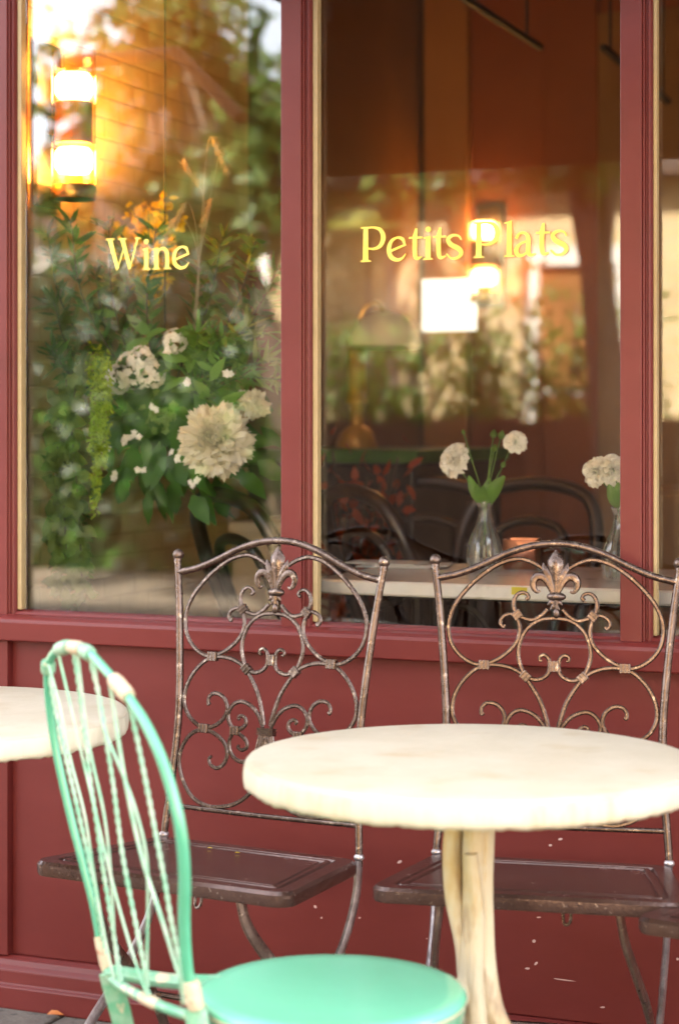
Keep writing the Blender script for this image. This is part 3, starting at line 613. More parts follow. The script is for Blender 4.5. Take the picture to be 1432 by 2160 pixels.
# the big cream bloom: layered petals
def dahlia(c, R0, face, pm, n=300):
    m = MB(); d = Vector(face).normalized(); a = d.orthogonal().normalized(); b = d.cross(a)
    for k in range(n):
        f = (k+.5)/n; ph = math.acos(1-1.55*f)+rnd(-.12, .12); th = k*2.39996+rnd(-.25, .25)
        ax = (d*math.cos(ph)+(a*math.cos(th)+b*math.sin(th))*math.sin(ph)).normalized(); sd = d.cross(ax); sd = sd.normalized() if sd.length > 1e-4 else a
        sd = (sd+ax.cross(sd)*rnd(-.5, .5)).normalized(); up = sd.cross(ax); L = R0*rnd(.78, 1.18); W = R0*(.15+.09*f)*rnd(.7, 1.4); cv = R0*rnd(-.10, .38); g = []
        for i in range(6):
            t = .2+.8*i/5; wv = math.sin(PI*(.12+.76*(i/5)))
            g.append([Vector(c)+ax*L*t*(1+.05*math.sin(s_*5+k))+sd*(W*s_*wv)-up*(cv*t**3)+up*(.7*W*s_*s_) for s_ in (-1, -.5, 0, .5, 1)])
        m.loft(g, False, False, closed=False)
    m.ball(Vector(c)+d*R0*.02, R0*.52, 14, 10)
    return m.build('cream_bloom' if R0 > .04 else 'rose', pm, fa)
dahlia(Q(456, 928, yb-.20), .074, (.15, -.9, .1), 'petal_cream')
dahlia(Q(535, 850, yb-.10), .036, (.4, -.8, .2), 'petal_cream', 60)
# hydrangea heads
def floret(mb, c, d, s):
    d = Vector(d).normalized(); a = d.orthogonal().normalized(); b = d.cross(a)
    o_ = rnd(0, 2)
    for k in range(5):
        th = k*2*PI/5+o_; mb.leaf(c, a*math.cos(th)+b*math.sin(th)+d*rnd(.1, .7), d, s*rnd(.8, 1.15), s*1.0, .15, .15)
m = MB()
for (u, v, r_) in [(285, 780, .042), (320, 790, .03), (250, 800, .03), (370, 720, .025), (300, 760, .03)]:
    c = Q(u, v, yb-.13)
    for k in range(34):
        d = rvec(); d.y = -abs(d.y); floret(m, c+d*r_, d, .011)
m.build('hydrangea_heads', 'petal_white', fa)
m = MB()
for (u, v) in [(300, 990), (240, 1000), (265, 930), (285, 920), (370, 960), (330, 860), (175, 850), (180, 905), (410, 1020), (225, 950), (130, 1000), (150, 1040), (395, 800), (480, 790), (355, 740), (375, 715)]:
    for k in range(3): floret(m, Q(u+rnd(-9, 9), v+rnd(-9, 9), yb-.17), Vector((0, -1, .2))+rvec()*.4, rnd(.008, .013))
m.build('tiny_blossoms', 'petal_white', fa)
m = MB()
for k in range(26): floret(m, Q(random.gauss(345, 16), random.gauss(880, 18), yb-.16), Vector((0, -1, .2))+rvec()*.6, .011)
m.build('green_blossoms', 'leaf_light', fa)
# amaranthus tassels
m = MB()
for (u, v0, v1_, wd) in [(205, 720, 1090, 15), (222, 740, 985, 12), (195, 760, 950, 14), (213, 800, 1060, 10)]:
    for k in range(420):
        f = rnd(0, 1); v = v0+(v1_-v0)*f; ww = wd*(1-.6*f); m.leaf(Q(u+rnd(-ww, ww)+6*math.sin(v/60), v, yb-.25+rnd(-.012, .012)), rvec()+Vector((0, 0, -.6)), rvec(), rnd(.006, .013), rnd(.005, .008))
m.build('amaranth_tassels', 'amaranth', fa)
# yellow spray and dried grasses
m = MB(); sm = MB()
for k in range(26):
    tip = Q(random.gauss(308, 30), random.gauss(490, 38), yb+.12); S = spline([Q(330, 830), Q(320, 680, yb+.08), tip], 6); sm.tube(S, .0015, 5)
    for q in range(46): m.leaf(S[random.randrange(9, len(S))]+rvec()*rnd(0, .03), rvec(), rvec(), rnd(.012, .026), rnd(.012, .02))
sm.build('yellow_stems', 'stem_green', fa); m.build('yellow_blossoms', 'yellow_bloom', fa)
m = MB()
for (tip, mid) in [((390, 345), (430, 420)), ((470, 340), (440, 300)), ((370, 470), (400, 430)), ((345, 520), (380, 455)), ((480, 360), (465, 320)), ((430, 470), (450, 420))]:
    S = spline([Q(400, 820), Q(420, 560, yb-.02), Q(mid[0], mid[1], yb-.06), Q(tip[0], tip[1], yb-.08)], 9)
    m.tube(S, .0009, 5)
    for i in range(len(S)-8, len(S)-1):
        for q in range(26): m.leaf(S[i].lerp(S[i+1], rnd(0, 1)), (S[i+1]-S[i]).normalized()*1.2+rvec()*.7, rvec(), rnd(.01, .026), .0022)
m.build('dried_grasses', 'pampas', fa)
# trailing ivy
iv = thing('trailing_ivy', 'dark ivy trail hanging down the left wall below the flowers', 'ivy', at_y(150, 900, .22))
o0 = at_y(150, 900, .22)
m = MB(); sm = MB()
for (a0, a1, a2) in [((170, 760), (135, 1000), (150, 1275)), ((140, 800), (165, 1050), (175, 1260)), ((125, 850), (120, 1080), (125, 1240))]:
    S = [at_y(p[0], p[1], .20)-o0 for p in [(q.x, q.y) for q in spline([(*a0, 0), (*a1, 0), (*a2, 0)], 26)]]; sm.tube(S, .002, 5)
    for p in S:
        for q in range(3):
            d = rvec()+Vector((0, -.3, -.5)); b_ = p+rvec()*.012; L = rnd(.022, .042)
            m.leaf(b_, d, Vector((0, -1, .2))+rvec()*.6, L, L*rnd(.7, 1.0), .2)
sm.build('vine', 'bark', iv); m.build('ivy_leaves', 'leaf_olive', iv)

# ================================================================== METAL GARDEN CHAIRS
def f8(X, Y, side=0): return ((X-(782-(Y-215)*.020))/3033, .985-(Y-215)/2906)
def f7(X, Y): return ((X-(738-(Y-215)*.0855))/2668, .985-(Y-215)/2960)
BY, RAKE = .185, .135
def on_back(p, dy=0): return Vector((p[0], BY+(p[1]-.45)*RAKE+dy, p[1]))
def rrect_t(wf, wb, y0, y1, r, z, i=0, n=5):
    """rounded trapezoid: half widths front/back"""
    base = rrect(-1, 1, y0+i, y1-i, .001, z, 1); pts = []
    for sx, sy, a0 in ((1, 0, -PI/2), (1, 1, 0), (-1, 1, PI/2), (-1, 0, PI)):
        rr = max(r-i*.6, .004)
        hw = (wb if sy else wf)-i; cx = sx*(hw-rr); cy = (y1-i-rr) if sy else (y0+i+rr)
        for k in range(n+1):
            a = a0+PI/2*k/n; pts.append((cx+rr*math.cos(a), cy+rr*math.sin(a), z))
    return pts
def metal_chair():
    t = thing('metal_chair', 'x', 'chair', (0, 0, 0), 0, 'brown scrollwork metal chairs along the shop front')
    BK = Vector((0, 1, -RAKE)).normalized()
    # seat plate with stamped border
    s = MB(); sp = [(0, .424), (-.002, .429), (-.002, .444), (.003, .450), (.030, .450), (.0325, .4465), (.037, .4465), (.0395, .450), (.047, .450), (.0495, .4465), (.054, .4465), (.0565, .449), (.07, .4485)]
    s.loft([rrect_t(.262, .221, -.168, .178, .032, z, i) for i, z in sp]); s.v = [Vector((v.x, v.y, v.z+(.178-v.y)*.045)) for v in s.v]; s.build('seat', 'bronze_plate', t, angle=25)
    # posts
    for sx in (-1, 1):
        P = [on_back((sx*.2275, .975)), on_back((sx*.214, .87)), on_back((sx*.2, .70)), on_back((sx*.203, .58)), on_back((sx*.212, .47)), Vector((sx*.213, BY+.0, .435))]
        po = MB().tube(spline(P, 6), [.0070, .0078, .0076, .0068], 10).build('back_post', 'bronze', t)
        MB().ball(on_back((sx*.2275, .988)), .0112, 14, 10).tube([on_back((sx*.2275, .972)), on_back((sx*.2275, .981))], .008, 10).build('ball_finial', 'bronze', po)
        MB().ball(Vector((sx*.213, BY, .452)), .010, 10, 8, (1, 1, .8)).build('joint', 'worn_steel', po)
    rail = [(-.2235, .954), (-.18, .964), (-.135, .982), (-.09, 1.003), (-.045, 1.017), (0, 1.0215)]
    rail = rail+[(-x, z) for x, z in reversed(rail[:-1])]
    MB().tube(spline([on_back(p) for p in rail], 5), .0068, 10).build('top_rail', 'bronze', t)
    MB().tube(spline([on_back((-.208, .508)), on_back((0, .506)), on_back((.208, .508))], 4), .005, 10).build('lower_rail', 'bronze', t)
    rd = .0043
    def both(pts, r=rd, seg=7, d=0):
        sw = MB()
        for sg in (1, -1):
            S = spline([on_back((sg*x, z), d) for x, z in pts], 6); sw.tube(S, r, seg, up=BK, flat=.85)
        return sw
    K = MB()
    def put(mb): K.add(mb.v, mb.f)
    A = [f8(*p) for p in [(712,245),(640,208),(560,195),(450,228),(330,310),(232,410),(182,500),(170,580),(190,660),(250,728),(335,765),(430,745),(510,695),(560,640),(578,580),(567,525),(545,495),(515,492),(482,508),(467,538),(484,562),(494,548)]]
    put(both(A, [rd, rd*1.1, rd, rd, rd, rd*.95, rd*.8]))
    put(both([f8(*p) for p in [(612,412),(628,400),(616,380),(588,374),(558,392),(542,435),(555,485),(590,508),(650,520),(700,495),(735,462)]], [rd*.9, rd*.8, rd, rd, rd]))
    C = [f8(*p) for p in [(783,508),(700,518),(640,550),(600,595),(572,665),(572,735),(605,812),(660,838),(712,826),(742,795),(746,750),(738,722),(716,706),(692,714),(690,734),(704,736)]]
    put(both(C, [rd, rd, rd, rd, rd*.9, rd*.6]))
    Bg = [f8(*p) for p in [(742,1120),(724,1040),(692,950),(645,875),(605,825),(560,793),(490,770),(400,766),(325,792),(252,858),(206,935),(192,1010)]]+[f7(*p) for p in [(172,1080),(205,1135),(275,1178),(340,1167),(392,1130),(424,1075),(417,1020),(382,986),(340,984),(314,1010),(310,1044),(322,1036)]]
    put(both(Bg, [rd*1.1, rd, rd, rd, rd, rd, rd*.8]))
    put(both([f7(*p) for p in [(635,1150),(610,1085),(570,1038),(510,1016),(462,1038),(432,1088),(438,1140),(468,1172),(505,1168),(534,1140),(532,1108),(508,1094),(490,1106),(498,1118)]], [rd, rd, rd, rd*.7]))
    put(both([f7(*p) for p in [(645,1210),(618,1262),(585,1318),(520,1347),(470,1335),(438,1288),(438,1232),(468,1188),(505,1202),(538,1235),(536,1270),(510,1284),(486,1272),(494,1258)]], [rd, rd, rd, rd*.7]))
    put(both([f7(*p) for p in [(652,1240),(640,1330),(600,1450),(540,1530),(470,1580),(390,1606),(300,1610),(210,1570),(152,1480),(130,1380),(152,1290),(212,1215),(285,1190),(345,1205),(402,1250),(422,1310),(402,1368),(362,1396),(322,1382),(312,1350),(328,1334)]], [rd, rd, rd, rd, rd, rd*.75]))
    K.build('scrollwork', 'bronze', t)
    # clips
    def clip(p, a, l=.0085, h=.0065):
        for sg in (1, -1) if abs(p[0]) > .01 else (1,):
            c = MB(); q = on_back((sg*p[0], p[1])); X = Vector((math.cos(a*sg), 0, math.sin(a*sg))); Z = BK.cross(X)
            c.obox(q, X*l, BK*.0058, Z*h)
            for k in (-.75, 0, .75): c.obox(q+X*l*k, X*.0014, BK*.0066, Z*(h+.0008))
            c.build('clip_band', 'bronze', t, smooth=False, bevel=.0008)
    clip(f8(375, 766), 0, .010, .0085); clip(f8(610, 822), -.75, .009, .008); clip(f8(563, 496), -.9, .008, .0085); clip(f8(771, 765), 0, .0085, .010); clip(f7(283, 1182), 0, .010, .008); clip(f7(470, 1180), 0, .009, .008)
    # sheaf where the stems gather
    s = MB()
    for k in (-1, 0, 1): s.obox(on_back((0, f7(660, 1172)[1]+k*.005)), Vector((.0175, 0, 0)), BK*.008, Vector((0, 0, .0018)))
    s.obox(on_back((0, f7(660, 1172)[1])), Vector((.016, 0, 0)), BK*.007, Vector((0, 0, .007)))
    for k in range(-3, 4): s.tube([on_back((k*.0045, f7(660, 1180)[1])), on_back((k*.005, f7(660, 1210)[1])), on_back((k*.0072, f7(660, 1285)[1]))], [.003, .0035, .002], 6)
    s.build('stem_sheaf', 'bronze', t)
    # fleur-de-lis
    f = MB(); N_ = -BK
    cp_ = [f8(784, y) for y in (385, 340, 290, 240, 200, 165, 140)]; f.tube([on_back(p, -.003) for p in cp_], [.005, .0055, .010, .0155, .0165, .008, .0006], 8, up=N_, flat=.55)
    for sg in (1, -1):
        g = lambda X, Y: on_back((sg*f8(X, Y)[0], f8(X, Y)[1]), -.003)
        f.tube(spline([g(772, 385), g(758, 330), g(742, 285), g(722, 245), g(712, 212)], 5), [.004, .006, .0085, .007, .001], 8, up=N_, flat=.6)
        f.tube(spline([g(770, 388), g(752, 345), g(730, 305), g(700, 285), g(670, 292), g(655, 318), g(660, 350), g(678, 368), g(696, 362)], 6), [.004, .006, .0075, .0078, .0072, .006, .004, .002], 8, up=N_, flat=.7)
        f.tube(spline([g(778, 410), g(755, 425), g(735, 438)], 4), [.004, .0062, .001], 8, up=N_, flat=.6)
        f.tube(spline([g(780, 412), g(768, 445), g(750, 462)], 4), [.004, .005, .001], 8, up=N_, flat=.6)
    bb = on_back(f8(785, 393), -.003); f.ball(bb, .0175, 14, 8, (1.05, .55, .5)); f.ball(on_back(f8(785, 482), -.003), .009, 12, 8, (.75, .6, 1.1))
    f.tube([on_back(f8(785, 410), -.003), on_back(f8(785, 500), -.003)], [.006, .003, .002], 8)
    f.build('fleur_de_lis', 'bronze', t)
    # legs
    for sx in (-1, 1):
        MB().tube(spline([(sx*.150, -.128, .437), (sx*.158, -.115, .385), (sx*.172, -.06, .315), (sx*.184, .03, .235), (sx*.187, .11, .165), (sx*.190, .20, .0)], 6), .0122, 8, up=(1, 0, 0), flat=.6, rot=PI/8).build('front_leg', 'bronze_highlight', t)
        MB().tube(spline([(sx*.213, BY, .445), (sx*.213, .172, .38), (sx*.21, .125, .30), (sx*.207, .03, .22), (sx*.204, -.09, .14), (sx*.202, -.24, .0)], 6), .0122, 8, up=(1, 0, 0), flat=.55, rot=PI/8).build('rear_leg', 'worn_steel', t)
    MB().tube([(-.187, .115, .165), (.187, .115, .165)], .006, 8).build('stretcher', 'bronze', t)
    MB().tube([(-.204, -.09, .14), (.204, -.09, .14)], .005, 8).build('stretcher', 'bronze', t)
    MB().tube(spline([(.07, -.12, .438), (.068, -.125, .414), (.058, -.125, .412), (.056, -.12, .438)], 4), .003, 6).build('seat_hook', 'bronze', t)
    return t
mc = metal_chair()
for i, (lat, dep, a, lab) in enumerate([(-.240, 3.495, 28.5, 'brown scrollwork metal chair behind the mint green chair, its seat fully in view'), (.345, 3.375, 13, 'brown scrollwork metal chair behind the round cream table'), (.775, 3.085, 30, 'brown metal chair cut off by the picture edge, only a seat corner and leg showing')]):
    c = mc if i == 0 else copy_tree(mc); c.location = cam2(lat, dep); c.rotation_euler.z = TH-R(a); c['label'] = lab

# ================================================================== ROUND CONCRETE TABLES
def round_table():
    t = thing('round_table', 'x', 'table', (0, 0, 0), 0, 'cream concrete round tables')
    Rr, n = .343, 240
    def ring(r, z, amp, zamp=0, ph=0):
        o = []
        for j in range(n):
            a = 2*PI*j/n; q = Vector((math.cos(a), math.sin(a), 0)); nz = noise.noise(q*28+Vector((0, 0, z*9+ph)))+.6*noise.noise(q*60+Vector((0, 0, z*14)))
            o.append((q.x*(r+amp*nz), q.y*(r+amp*nz), z+zamp*noise.noise(q*22+Vector((3, 1, ph)))+zamp*.5*noise.noise(q*60)))
        return o
    m = MB(); m.loft([ring(.04, .7405, 0), ring(.20, .7405, 0), ring(Rr-.014, .7402, .0003), ring(Rr-.005, .7385, .0006), ring(Rr-.0012, .734, .0008)]); 
    top = m.build('table_top', 'concrete_cream', t, angle=60)
    m = MB(); m.loft([ring(Rr-.001, .7338, .0008), ring(Rr, .728, .0014), ring(Rr+.0005, .718, .0020), ring(Rr, .710, .0026), ring(Rr-.001, .7035, .0026, .0015), ring(Rr-.006, .699, .002, .003), ring(Rr-.05, .700, 0)], False, True); m.build('table_rim', 'concrete_edge', t, angle=60)
    def leg(P, r):
        S = spline(P, 8); m = MB(); k = len(S); loops = []
        for i, p in enumerate(S):
            tg = (S[min(i+1, k-1)]-S[max(i-1, 0)]).normalized(); a = tg.cross(Vector((.31, .95, 0))).normalized(); b = tg.cross(a); rr = .95*lerp_list(r, i/(k-1))
            loops.append([p+(a*math.cos(2*PI*j/18)+b*math.sin(2*PI*j/18))*rr*(1+.26*noise.noise(Vector((math.cos(2*PI*j/18)*1.6, math.sin(2*PI*j/18)*1.6, p.z*7+P[0][0]*50)))) for j in range(18)])
        m.loft(loops); m.build('leg', 'concrete_leg', t, angle=80)
    rt_ = RT; fw_ = FW
    def Lp(l, d, z): v = rt_*l+fw_*d; return (v.x, v.y, z)
    leg([Lp(-.055, .03, .705), Lp(-.022, .02, .68), Lp(-.027, .015, .60), Lp(-.023, .012, .53), Lp(-.008, .010, .45), Lp(.0, .02, .38), Lp(.03, .09, .2), Lp(.05, .2, .03), Lp(.06, .24, .0)], [.017, .0165, .0165, .0165, .0175, .0175, .018, .019])
    leg([Lp(-.012, -.03, .705), Lp(.003, -.012, .66), Lp(.002, -.008, .58), Lp(.000, -.006, .50), Lp(-.001, -.010, .42), Lp(-.018, -.02, .385), Lp(-.07, -.05, .33), Lp(-.15, -.09, .2), Lp(-.22, -.13, .03), Lp(-.23, -.135, 0)], [.017, .0165, .0165, .017, .018, .018, .018, .019])
    leg([Lp(.040, .0, .705), Lp(.024, .0, .68), Lp(.020, .0, .6), Lp(.020, -.0, .5), Lp(.022, -.005, .42), Lp(.032, -.012, .36), Lp(.06, -.03, .30), Lp(.13, -.08, .15), Lp(.18, -.11, .02), Lp(.185, -.115, 0)], [.0175, .0165, .0165, .017, .018, .018, .019, .019])
    leg([Lp(-.002, -.025, .60), Lp(.005, -.018, .5), Lp(.004, -.02, .40), Lp(.012, -.03, .28), Lp(.012, -.035, .1), Lp(.012, -.035, 0)], [.010, .0135, .016, .018, .019, .022])
    return t
rt1 = round_table()
for i, (lat, dep, lab) in enumerate([(.199, 2.94, 'round cream concrete table standing in front of the mint green chair'), (-.716, 3.42, 'round cream concrete table cut off at the frame beside the chair back')]):
    c = rt1 if i == 0 else copy_tree(rt1); c.location = cam2(lat, dep); c.rotation_euler.z = 0 if i == 0 else R(-133); c['label'] = lab

# ================================================================== MINT GREEN CHAIR
gc0 = cam2(-.011, 2.73)
gc = thing('green_chair', 'mint green enamelled metal chair with a twisted wire back and worn paint', 'chair', gc0)
SZ = .45
MB().lathe([(.004, SZ-.004), (.10, SZ-.003), (.160, SZ), (.178, SZ+.001), (.186, SZ-.001), (.190, SZ-.006), (.189, SZ-.010), (.17, SZ-.011), (.004, SZ-.012)], (0, 0, 0), 72).build('seat', 'green_seat', gc, angle=60)
MB().lathe([(.1862, SZ-.012), (.1895, SZ-.0105), (.1890, SZ-.016), (.184, SZ-.040), (.180, SZ-.040), (.183, SZ-.016)], (0, 0, 0), 72).build('seat_apron', 'green_worn', gc)
n = 72
MB().tube([(.1895*math.cos(2*PI*i/n), .1895*math.sin(2*PI*i/n), SZ-.0115) for i in range(n+1)], .0016, 6).build('worn_edge', 'cream_wrap', gc)
HL = cam2(-.338, 2.83, .46); HR = cam2(-.205, 2.63, .455); HA = cam2(-.366, 2.75, .93)
hn = (HR-HL).cross(HA-HL).normalized()
def onh(u, v, off=0): r = ray(u, v); t = (HL-CAM).dot(hn)/r.dot(hn); return CAM+r*t-gc0+hn*off
HP = [(224,2048),(212,1985),(196,1900),(174,1815),(152,1730),(131,1640),(114,1555),(104,1480),(101,1430),(103,1402),(112,1382),(128,1366),(148,1362),(172,1366),(196,1384),(222,1412),(252,1446),(282,1486),(312,1535),(342,1602),(366,1680),(383,1760),(390,1850),(389,1940),(393,2020),(403,2085),(412,2122)]
MB().tube(spline([onh(*p) for p in HP], 5), [.0068]*14+[.0075, .0080, .0085, .0088, .0092, .0092, .009, .0088, .009], 12, up=hn, flat=.9).build('back_hoop', 'green_enamel', gc)
MB().tube(spline([onh(*p) for p in [(222,2035),(236,2062),(262,2083),(300,2103),(340,2122),(385,2138),(418,2146)]], 5), .0075, 10).build('lower_rail', 'green_worn', gc)
def band(p, q, r=.0112, name='wrap_band', m='cream_wrap'):
    a, b = onh(*p), onh(*q); MB().tube([a.lerp(b, k/6) for k in range(7)], [r*.9, r, r*1.04, r, r*1.05, r, r*.9], 12).build(name, m, gc)
band((150,1364), (172,1368), .0098); band((124,1370), (146,1363), .0104, m='green_worn'); band((176,1370), (192,1381), .0104, m='green_worn'); band((240,1432), (272,1470), .0112); band((102,1418), (103,1395), .0108, m='green_worn'); band((404,2070), (414,2128), .0115); band((210,1975), (226,2046), .0085)
band((300,2103), (335,2120), .0086)
def twisted(P, r=.0018):
    S = spline([onh(*p) for p in P], 10); L = sum((S[i+1]-S[i]).length for i in range(len(S)-1)); N = int(L/.0035); D = []
    acc = [0]
    for i in range(len(S)-1): acc.append(acc[-1]+(S[i+1]-S[i]).length)
    for k in range(N+1):
        d = L*k/N; i = max(0, min(len(S)-2, next((j for j in range(len(acc)-1) if acc[j+1] >= d), len(S)-2))); D.append(S[i].lerp(S[i+1], (d-acc[i])/(acc[i+1]-acc[i])))
    m = MB(); tg = (D[-1]-D[0]).normalized(); a = tg.orthogonal().normalized(); b = tg.cross(a)
    for ph in (0, PI): m.tube([p+(a*math.cos(ph+k*.76)+b*math.sin(ph+k*.76))*r*1.0 for k, p in enumerate(D)], r, 6)
    m.build('twisted_wire', 'green_wire', gc)
twisted([(155,1372),(166,1440),(178,1545),(191,1645),(202,1720),(216,1820),(236,1945),(256,2070)])
twisted([(190,1388),(210,1470),(226,1570),(240,1660),(256,1785),(276,1895),(296,1995),(315,2105)])
twisted([(268,1470),(281,1520),(295,1585),(310,1660),(326,1745),(346,1850),(362,1945),(376,2020),(388,2118)])
twisted([(104,1420),(118,1500),(140,1600),(163,1700),(184,1795),(201,1870),(216,1970),(226,2040)])
def wire(P, r=.0021): MB().tube(spline([onh(*p, .004) for p in P], 6), r, 7).build('straight_wire', 'green_wire', gc)
wire([(128,1372),(160,1510),(200,1680),(238,1840),(278,1985),(318,2105)])
wire([(108,1400),(130,1480),(152,1590),(185,1720),(205,1850),(230,1990),(250,2075)])
wire([(238,1440),(262,1600),(285,1720),(312,1830),(345,1930),(385,2060)], .0028)
wire([(205,1395),(222,1520),(260,1620),(290,1700),(314,1800),(318,1900),(316,2000),(316,2105)])
wire([(170,1380),(192,1560),(226,1720),(240,1850),(248,1990),(258,2075)])
# seat bracket behind the back, legs
sb = [onh(250, 2072), onh(250, 2072)+RT*.03+FW*.04+Vector((0,0,-.006))]
MB().tube(spline([onh(232, 2050), cam2(-.25, 2.80, .442)-gc0, cam2(-.205, 2.80, .440)-gc0, cam2(-.17, 2.79, .442)-gc0], 5), .011, 8, up=(0, 0, 1), flat=1.0).build('seat_bracket', 'green_worn', gc)
MB().tube(spline([onh(405, 2110), cam2(-.185, 2.66, .44)-gc0, cam2(-.15, 2.68, .436)-gc0], 5), .010, 8).build('seat_bracket', 'cream_wrap', gc)
for (p0, p1, m_) in [(onh(232, 2052), cam2(-.300, 2.90, 0)-gc0, 'green_worn'), (onh(412, 2125), cam2(-.175, 2.56, 0)-gc0, 'green_worn')]:
    MB().tube(spline([p0, p0.lerp(p1, .3)+RT*.015, p1], 6), .0165, 8, up=FW, flat=.35, rot=PI/8).build('rear_leg', m_, gc)
for (lat, dep) in ((.13, 2.62), (.12, 2.86)):
    p0 = cam2(lat, dep, SZ-.02)-gc0; p1 = cam2(lat+.05, dep+(dep-2.73)*.3, 0)-gc0
    MB().tube([p0, p1], .010, 8).build('front_leg', 'green_worn', gc)

# ================================================================== LITTER
fl = at_z(136, 2128, .0); fl.y = -.06
tag(MB().leaf((0, 0, .004), (.8, .3, .2), (0, -.3, 1), .035, .022, .3, .4).build('fallen_leaf', 'autumn_leaf', loc=(fl.x, -.055, .004)), 'curled orange dead leaf lying against the red skirting', 'leaf')
for u, v, lab in ((441, 1789, 'small yellow petal on the metal seat, the one nearer the left post'), (499, 1799, 'small yellow petal on the metal seat, the one further from the left post')):
    p = at_z(u, v, .4545); tag(MB().leaf((-.004, 0, 0), (1, .2, .1), (0, 0, 1), .011, .007, .1, .3).build('fallen_petal', 'yellow_bloom', loc=p), lab, 'petal', 'yellow petals on the chair seat')

# ================================================================== STREET SIDE (seen in the window's reflection)
aw = thing('awning', 'dark brown awning out of view, with an added front board darkening the window reflection', 'awning', (-.60, -.062, 1.925))
MB().box((0, -1.21, 0), (4, -1.18, .50)).build('shade_board', 'awning_cloth', aw, smooth=False, bevel=.004)  # unseen board added to keep the upper window reflection dark
MB().box((0, -.62, .462), (4, 0, .485)).build('canopy', 'awning_cloth', aw, smooth=False)  # unseen short canopy added to darken the tops of the frames
for x in (.02, 1.35, 2.68, 3.96): MB().box((x-.018, -1.178, .42), (x+.018, 0, .46)).build('support_arm', 'awning_cloth', aw, smooth=False)
m = MB(); m.tube([mir(100, 125, -1.15)-aw.location, mir(345, 100, -.9)-aw.location], .018, 8); m.tube([mir(345, 100, -.9)-aw.location, mir(480, 240, -.72)-aw.location], .018, 8); m.build('folding_arm', 'brown_wall', aw)
q = mir(768, 437, -8.7)
pz = thing('parasol', 'small olive green parasol standing before the pale brick house', 'parasol', (q.x, q.y, -.14)); H_ = q.z+.14
MB().lathe([(.36, H_-.17), (.362, H_-.15), (.25, H_-.055), (.12, H_-.01), (.01, H_), (.005, H_-.01), (.12, H_-.02), (.25, H_-.065)], (0, 0, 0), 16).build('canopy', 'olive_enamel', pz)
MB().tube([(0, 0, .05), (0, 0, H_+.04)], .018, 10).build('pole', 'black_iron', pz); MB().lathe([(.01, 0), (.2, 0), (.2, .05), (.03, .07)], (0, 0, 0), 24).build('base', 'black_iron', pz)
# house across the street
YH = -9.5
h0 = mir(556, 500, YH).x
hx1, hx0 = h0+.0, h0-0
th = thing('town_house', 'pale yellow brick house across the street', 'house', (h0, YH, -.14))
wx = mir(1200, 600, YH).x-h0; wz0, wz1 = 1.2, 2.9
A_, B_ = mir(1135, 640, YH).x-h0, mir(1262, 640, YH).x-h0; zt_ = mir(1200, 560, YH).z+.14
MB().box((0, -6, 0), (9, 0, 3.08)).build('wall', 'stock_brick', th, smooth=False)
for k in range(3):
    x0 = A_+k*1.6; f = MB()
    for lo_, hi_ in (((x0-.10, .001, .9), (x0, .07, zt_)), ((x0+.55, .001, .9), (x0+.65, .07, zt_)), ((x0-.10, .001, zt_+.001), (x0+.65, .08, zt_+.13)), ((x0-.14, .001, .80), (x0+.69, .12, .899)), ((x0+.001, .001, 1.6), (x0+.549, .05, 1.65))): f.box(lo_, hi_)
    fo = f.build('window_frame', 'white_paint', th, smooth=False); MB().box((x0+.001, .002, .901), (x0+.549, .03, 1.599)).build('pane', 'brown_wall', fo, smooth=False); MB().box((x0+.001, .002, 1.651), (x0+.549, .03, zt_-.001)).build('pane', 'brown_wall', fo, smooth=False)
m = MB(); m.loft([[(-.2, .22, 3.085), (9.3, .22, 3.085), (9.3, -6.3, 3.085), (-.2, -6.3, 3.085)], [(-.2, .22, 3.16), (9.3, .22, 3.16), (9.3, -6.3, 3.16), (-.2, -6.3, 3.16)], [(-.2, -2.9, 6.4), (9.3, -2.9, 6.4), (9.3, -3.2, 6.4), (-.2, -3.2, 6.4)]]); m.build('roof', 'roof_slate', th, smooth=False)
g = mir(330, 100, -26)
wh = thing('gabled_house', 'distant white gabled house down the street', 'house', (g.x-.6, -26, -.14))
MB().box((-3, -5, 0), (4.2, 0, 4.6)).build('wall', 'white_paint', wh, smooth=False)
m = MB(); m.loft([[(-3.3, .2, 4.6), (4.5, .2, 4.6), (.6, .2, 8.0)], [(-3.3, -5.2, 4.6), (4.5, -5.2, 4.6), (.6, -5.2, 8.0)]]); m.build('roof', 'roof_slate', wh, smooth=False)
for x in (-1.5, 1.2): MB().box((x, .001, 1.4), (x+1, .06, 3.0)).build('window', 'pane_dark', wh, smooth=False)
def tree(loc, h, cr, zc, label, n, trunk_r=.13, lean=(0, 0), lsz=.16, lm='tree_leaf'):
    t = thing('street_tree', label, 'tree', loc, 0, 'trees across the street')
    top = Vector((lean[0], lean[1], h*.8))
    m = MB(); m.tube(spline([(0, 0, 0), (lean[0]*.2, lean[1]*.2, h*.3), tuple(top)], 6), [trunk_r*1.3, trunk_r, trunk_r*.4], 10)
    cl = []
    for k in range(16):
        d = rvec(); d.z *= .75; c = Vector((lean[0]*.7, lean[1]*.7, zc))+Vector((d.x*cr, d.y*cr, d.z*cr))*rnd(.45, .95); cl.append(c)
        m.tube(spline([top*rnd(.45, .9), top*.6+c*.4, c], 5), [trunk_r*.35, trunk_r*.1], 6)
    m.build('trunk', 'bark', t); f = MB()
    for k in range(n):
        c = random.choice(cl); p = c+rvec()*cr*.38*rnd(.15, 1); f.leaf(p, rvec()+Vector((0, 0, -.2)), rvec(), lsz*rnd(.6, 1.2), lsz*.55)
    f.build('crown', lm, t); return t
q = mir(640, 300, -9); tree((q.x, q.y, -.14), 6, 1.3, 3.5, 'leafy street tree at the left, in front of the open sky', 3600, .12, (-1.3, 0))
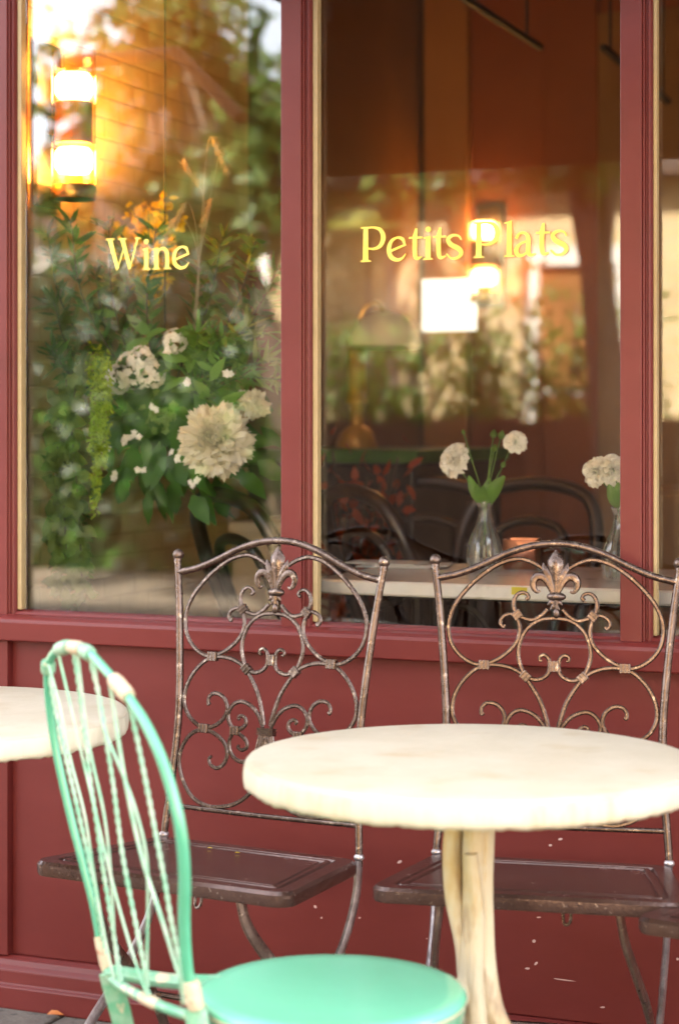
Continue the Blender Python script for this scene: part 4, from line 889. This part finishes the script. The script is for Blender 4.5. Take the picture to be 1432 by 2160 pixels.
q = mir(200, 500, -18); tree((q.x, q.y, -.14), 5, 1.9, 2.3, 'bushy tree far down the street, in front of the white gabled house', 4200, .16, lsz=.2, lm='shaded_tree_leaf')
q = mir(430, 600, -18.5); tree((q.x, q.y, -.14), 5, 2.0, 2.2, 'bushy tree far down the street, behind the taller leafy tree', 4200, .16, lsz=.2, lm='shaded_tree_leaf')
q = mir(1310, 700, -6.5); tree((q.x, q.y, -.14), 3.8, .8, 3.25, 'leaning street tree in front of the pale brick house', 1500, .13, (-.25, 0))
q = mir(820, 420, -8.6); tree((q.x, q.y, -.14), 3.9, .8, 3.45, 'small street tree close to the pale brick house wall', 1000, .05)
hd = thing('hedge', 'long dark clipped hedge closing the far end of the street', 'hedge', (mir(300, 900, -13).x-.4, -13, -.14))
f = MB(); s_ = MB()
for k in range(9000): f.leaf((rnd(-3.6, 2.4), rnd(-.5, .5), rnd(.05, 1.75+.25*math.sin(k*.37))), rvec(), rvec(), rnd(.14, .28), rnd(.08, .14))
for k in range(24): s_.tube([(-3.5+k*.24, 0, 0), (-3.5+k*.24+rnd(-.1, .1), 0, 1.6)], .03, 6)
s_.box((-3.5, -.3, .02), (2.3, .3, 1.6))
s_.build('stems', 'leaf_dark', hd, smooth=False); f.build('foliage', 'shaded_tree_leaf', hd)
xa_, xb_ = mir(640, 850, -7.7).x, mir(1520, 850, -7.7).x
gw = thing('shade_fence', 'added dark board fence standing in for the shade below the garden shrubs', 'fence', (xa_, -7.7, -.14))  # invented fence, added to keep the lower reflection smooth and dark
m = MB(); k = 0
while k*.14 < xb_-xa_: m.box((k*.14, 0, .04), (k*.14+.134, .022, 1.40+.012*(k*7 % 5))); k += 1
m.build('boards', 'shade_fence_brown', gw, smooth=False, bevel=.003)
MB().box((0, -.05, .3), (xb_-xa_, -.001, .38)).box((0, -.05, 1.1), (xb_-xa_, -.001, 1.18)).build('rails', 'shade_fence_brown', gw, smooth=False)
def shrub(loc, r, h, label):
    t = thing('shrub', label, 'shrub', loc, 0, 'garden shrubs in front of the house'); f = MB(); s_ = MB()
    for k in range(12):
        a = rnd(0, 2*PI); e = Vector((math.cos(a)*r*rnd(.2, .9), math.sin(a)*r*rnd(.2, .9), h*rnd(.5, 1))); S = spline([(0, 0, 0), (e.x*.4, e.y*.4, e.z*.5), tuple(e)], 5); s_.tube(S, .012, 5)
        for q in range(110): f.leaf(S[random.randrange(3, len(S))]+rvec()*r*.4*rnd(.1, 1), rvec(), rvec(), rnd(.06, .13), rnd(.03, .06))
    s_.build('stems', 'bark', t); f.build('foliage', 'hedge_leaf', t)
for k, (u, h_, lab) in enumerate([(700, 2.0, 'garden shrub nearest the corner of the brick house'), (830, 1.95, 'low round garden shrub under the brick wall'), (940, 2.1, 'garden shrub between two lower shrubs'), (1070, 2.45, 'tall garden shrub beside the white window frame'), (1180, 2.35, 'garden shrub under the white framed window'), (1300, 2.2, 'garden shrub behind the leaning tree')]):
    q = mir(u, 850, -8.4); shrub((q.x, q.y, -.14), .62, h_, lab)
